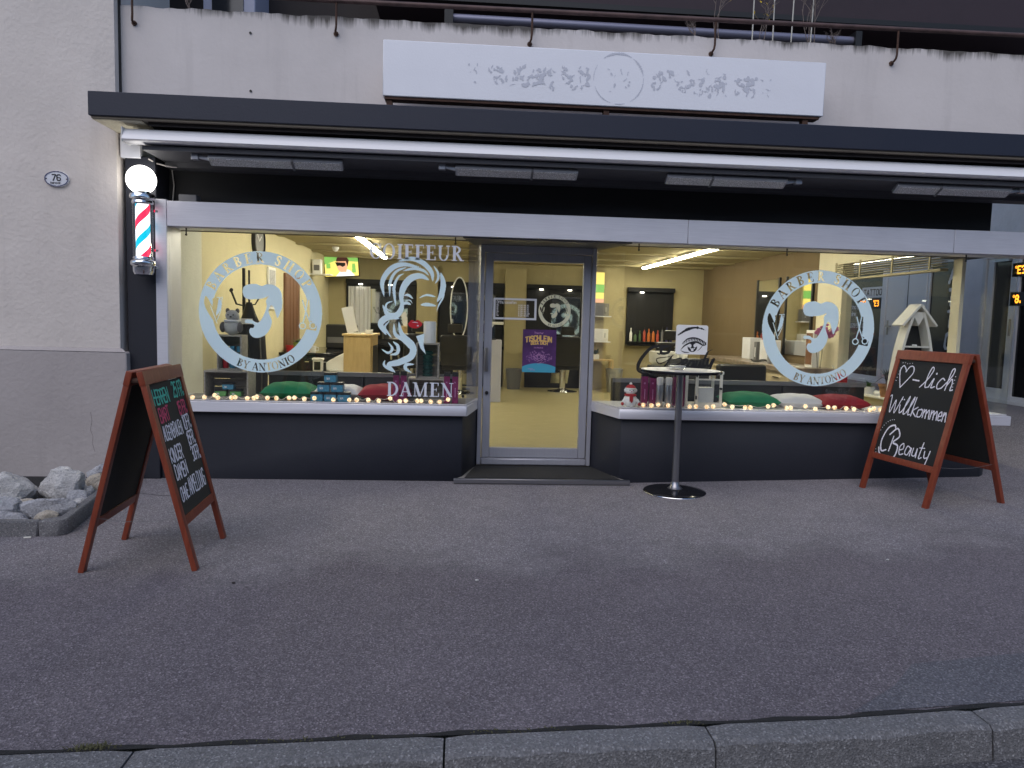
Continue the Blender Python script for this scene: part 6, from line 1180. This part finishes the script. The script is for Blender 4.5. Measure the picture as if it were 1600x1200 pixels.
# ================================================================== small things in the far left corner
t = thing('corner_shelf', 'white corner shelf left of the wall television', 'shelf', (-2.58, 6.9, 2.28)); g = G(); g.box(-.169, .2, -.15, .15, -.02, 0); lpart('board', g, 'white', t)
box_thing('speaker_box', 'white loudspeaker on the corner shelf', 'loudspeaker', (-2.64, 6.9, 2.2802), (.15, .16, .26), 'white', (('speaker_cone', (-.05, .05, -.085, -.0805, .06, .16), 'grey_plastic'),))
t = thing('security_camera', 'small white dome camera on the ceiling near the left lamp', 'camera', (-2.2, 6.2, 2.72)); g = G(); g.lathe([(.001, -.09), (.04, -.07), (.05, -.04), (.06, -.03), (.06, -.001)], P0, 18); lpart('dome', g, 'white', t, smooth=True)
# ================================================================== the other side of the street (seen mirrored in the glass)
op = thing('opposite_house', 'grey apartment house across the street mirrored in the windows', 'building', (0, -27, -.13))
g = G(); g.box(-45, 45, -36, -27, -.13, 10.5); part('wall', g, pm('opposite_wall', (.10, .095, .09), .9, var=.3, vs=.4), op)
for fl in range(3):
    for k in range(22):
        x = -40+k*3.7; g = G(); g.box(x, x+1.3, -27, -26.94, 1.2+fl*3.1, 2.8+fl*3.1); wn_ = part('window', g, 'dark_window', op); g = G(); g.box(x-.08, x+1.38, -27, -26.88, 1.08+fl*3.1, 1.195+fl*3.1); part('window_ledge', g, 'concrete', wn_)

# ================================================================== wear on the pavement
m_asphalt('patch_asphalt', (.105, .105, .125), (.2, .2, .22), (.05, .05, .06))
g = G(); P1 = [(1.6, kerb_y(1.6)+.02), (2.2, kerb_y(2.2)+.02), (3.6, kerb_y(3.6)+.02), (3.6, -3.62), (2.6, -3.70), (2.1, -3.76), (1.9, -3.95)]
g.add([(x, y, zg(x, y)+.004) for x, y in P1], [tuple(range(len(P1)))]); obj('asphalt_patch', g, 'patch_asphalt', kind='structure')
for i, (px_, py_, lb) in enumerate(((745, 908, 'tiny white pebble on the asphalt below the door'), (1386, 885, 'tiny white pebble on the asphalt below the right chalkboard'), (600, 790, 'tiny pale crumb on the asphalt under the left window'), (365, 912, 'tiny dark crumb beside the left chalkboard foot'))):
    c = atz(px_, py_, 0); c.z = zg(c.x, c.y); g = G(); g.ball((0, 0, .006), .012, .008, .006, 8, 5); o = obj('pebble', g, 'white_stone' if i < 3 else 'dark_brown', None, smooth=True, label=lb, cat='pebble'); o.location = c
# hairline crack in the plinth render
g = G(); cp = [(-3.30, .62), (-3.29, .54), (-3.305, .46), (-3.285, .40), (-3.29, .33), (-3.27, .26)]
for (xa, za), (xb, zb) in zip(cp[:-1], cp[1:]): g.add([(xa-.0008, -.0866, za), (xa+.0008, -.0866, za), (xb+.0008, -.0866, zb), (xb-.0008, -.0866, zb)], [(0, 1, 2, 3)])
part('crack', g, 'dark_brown', lh)
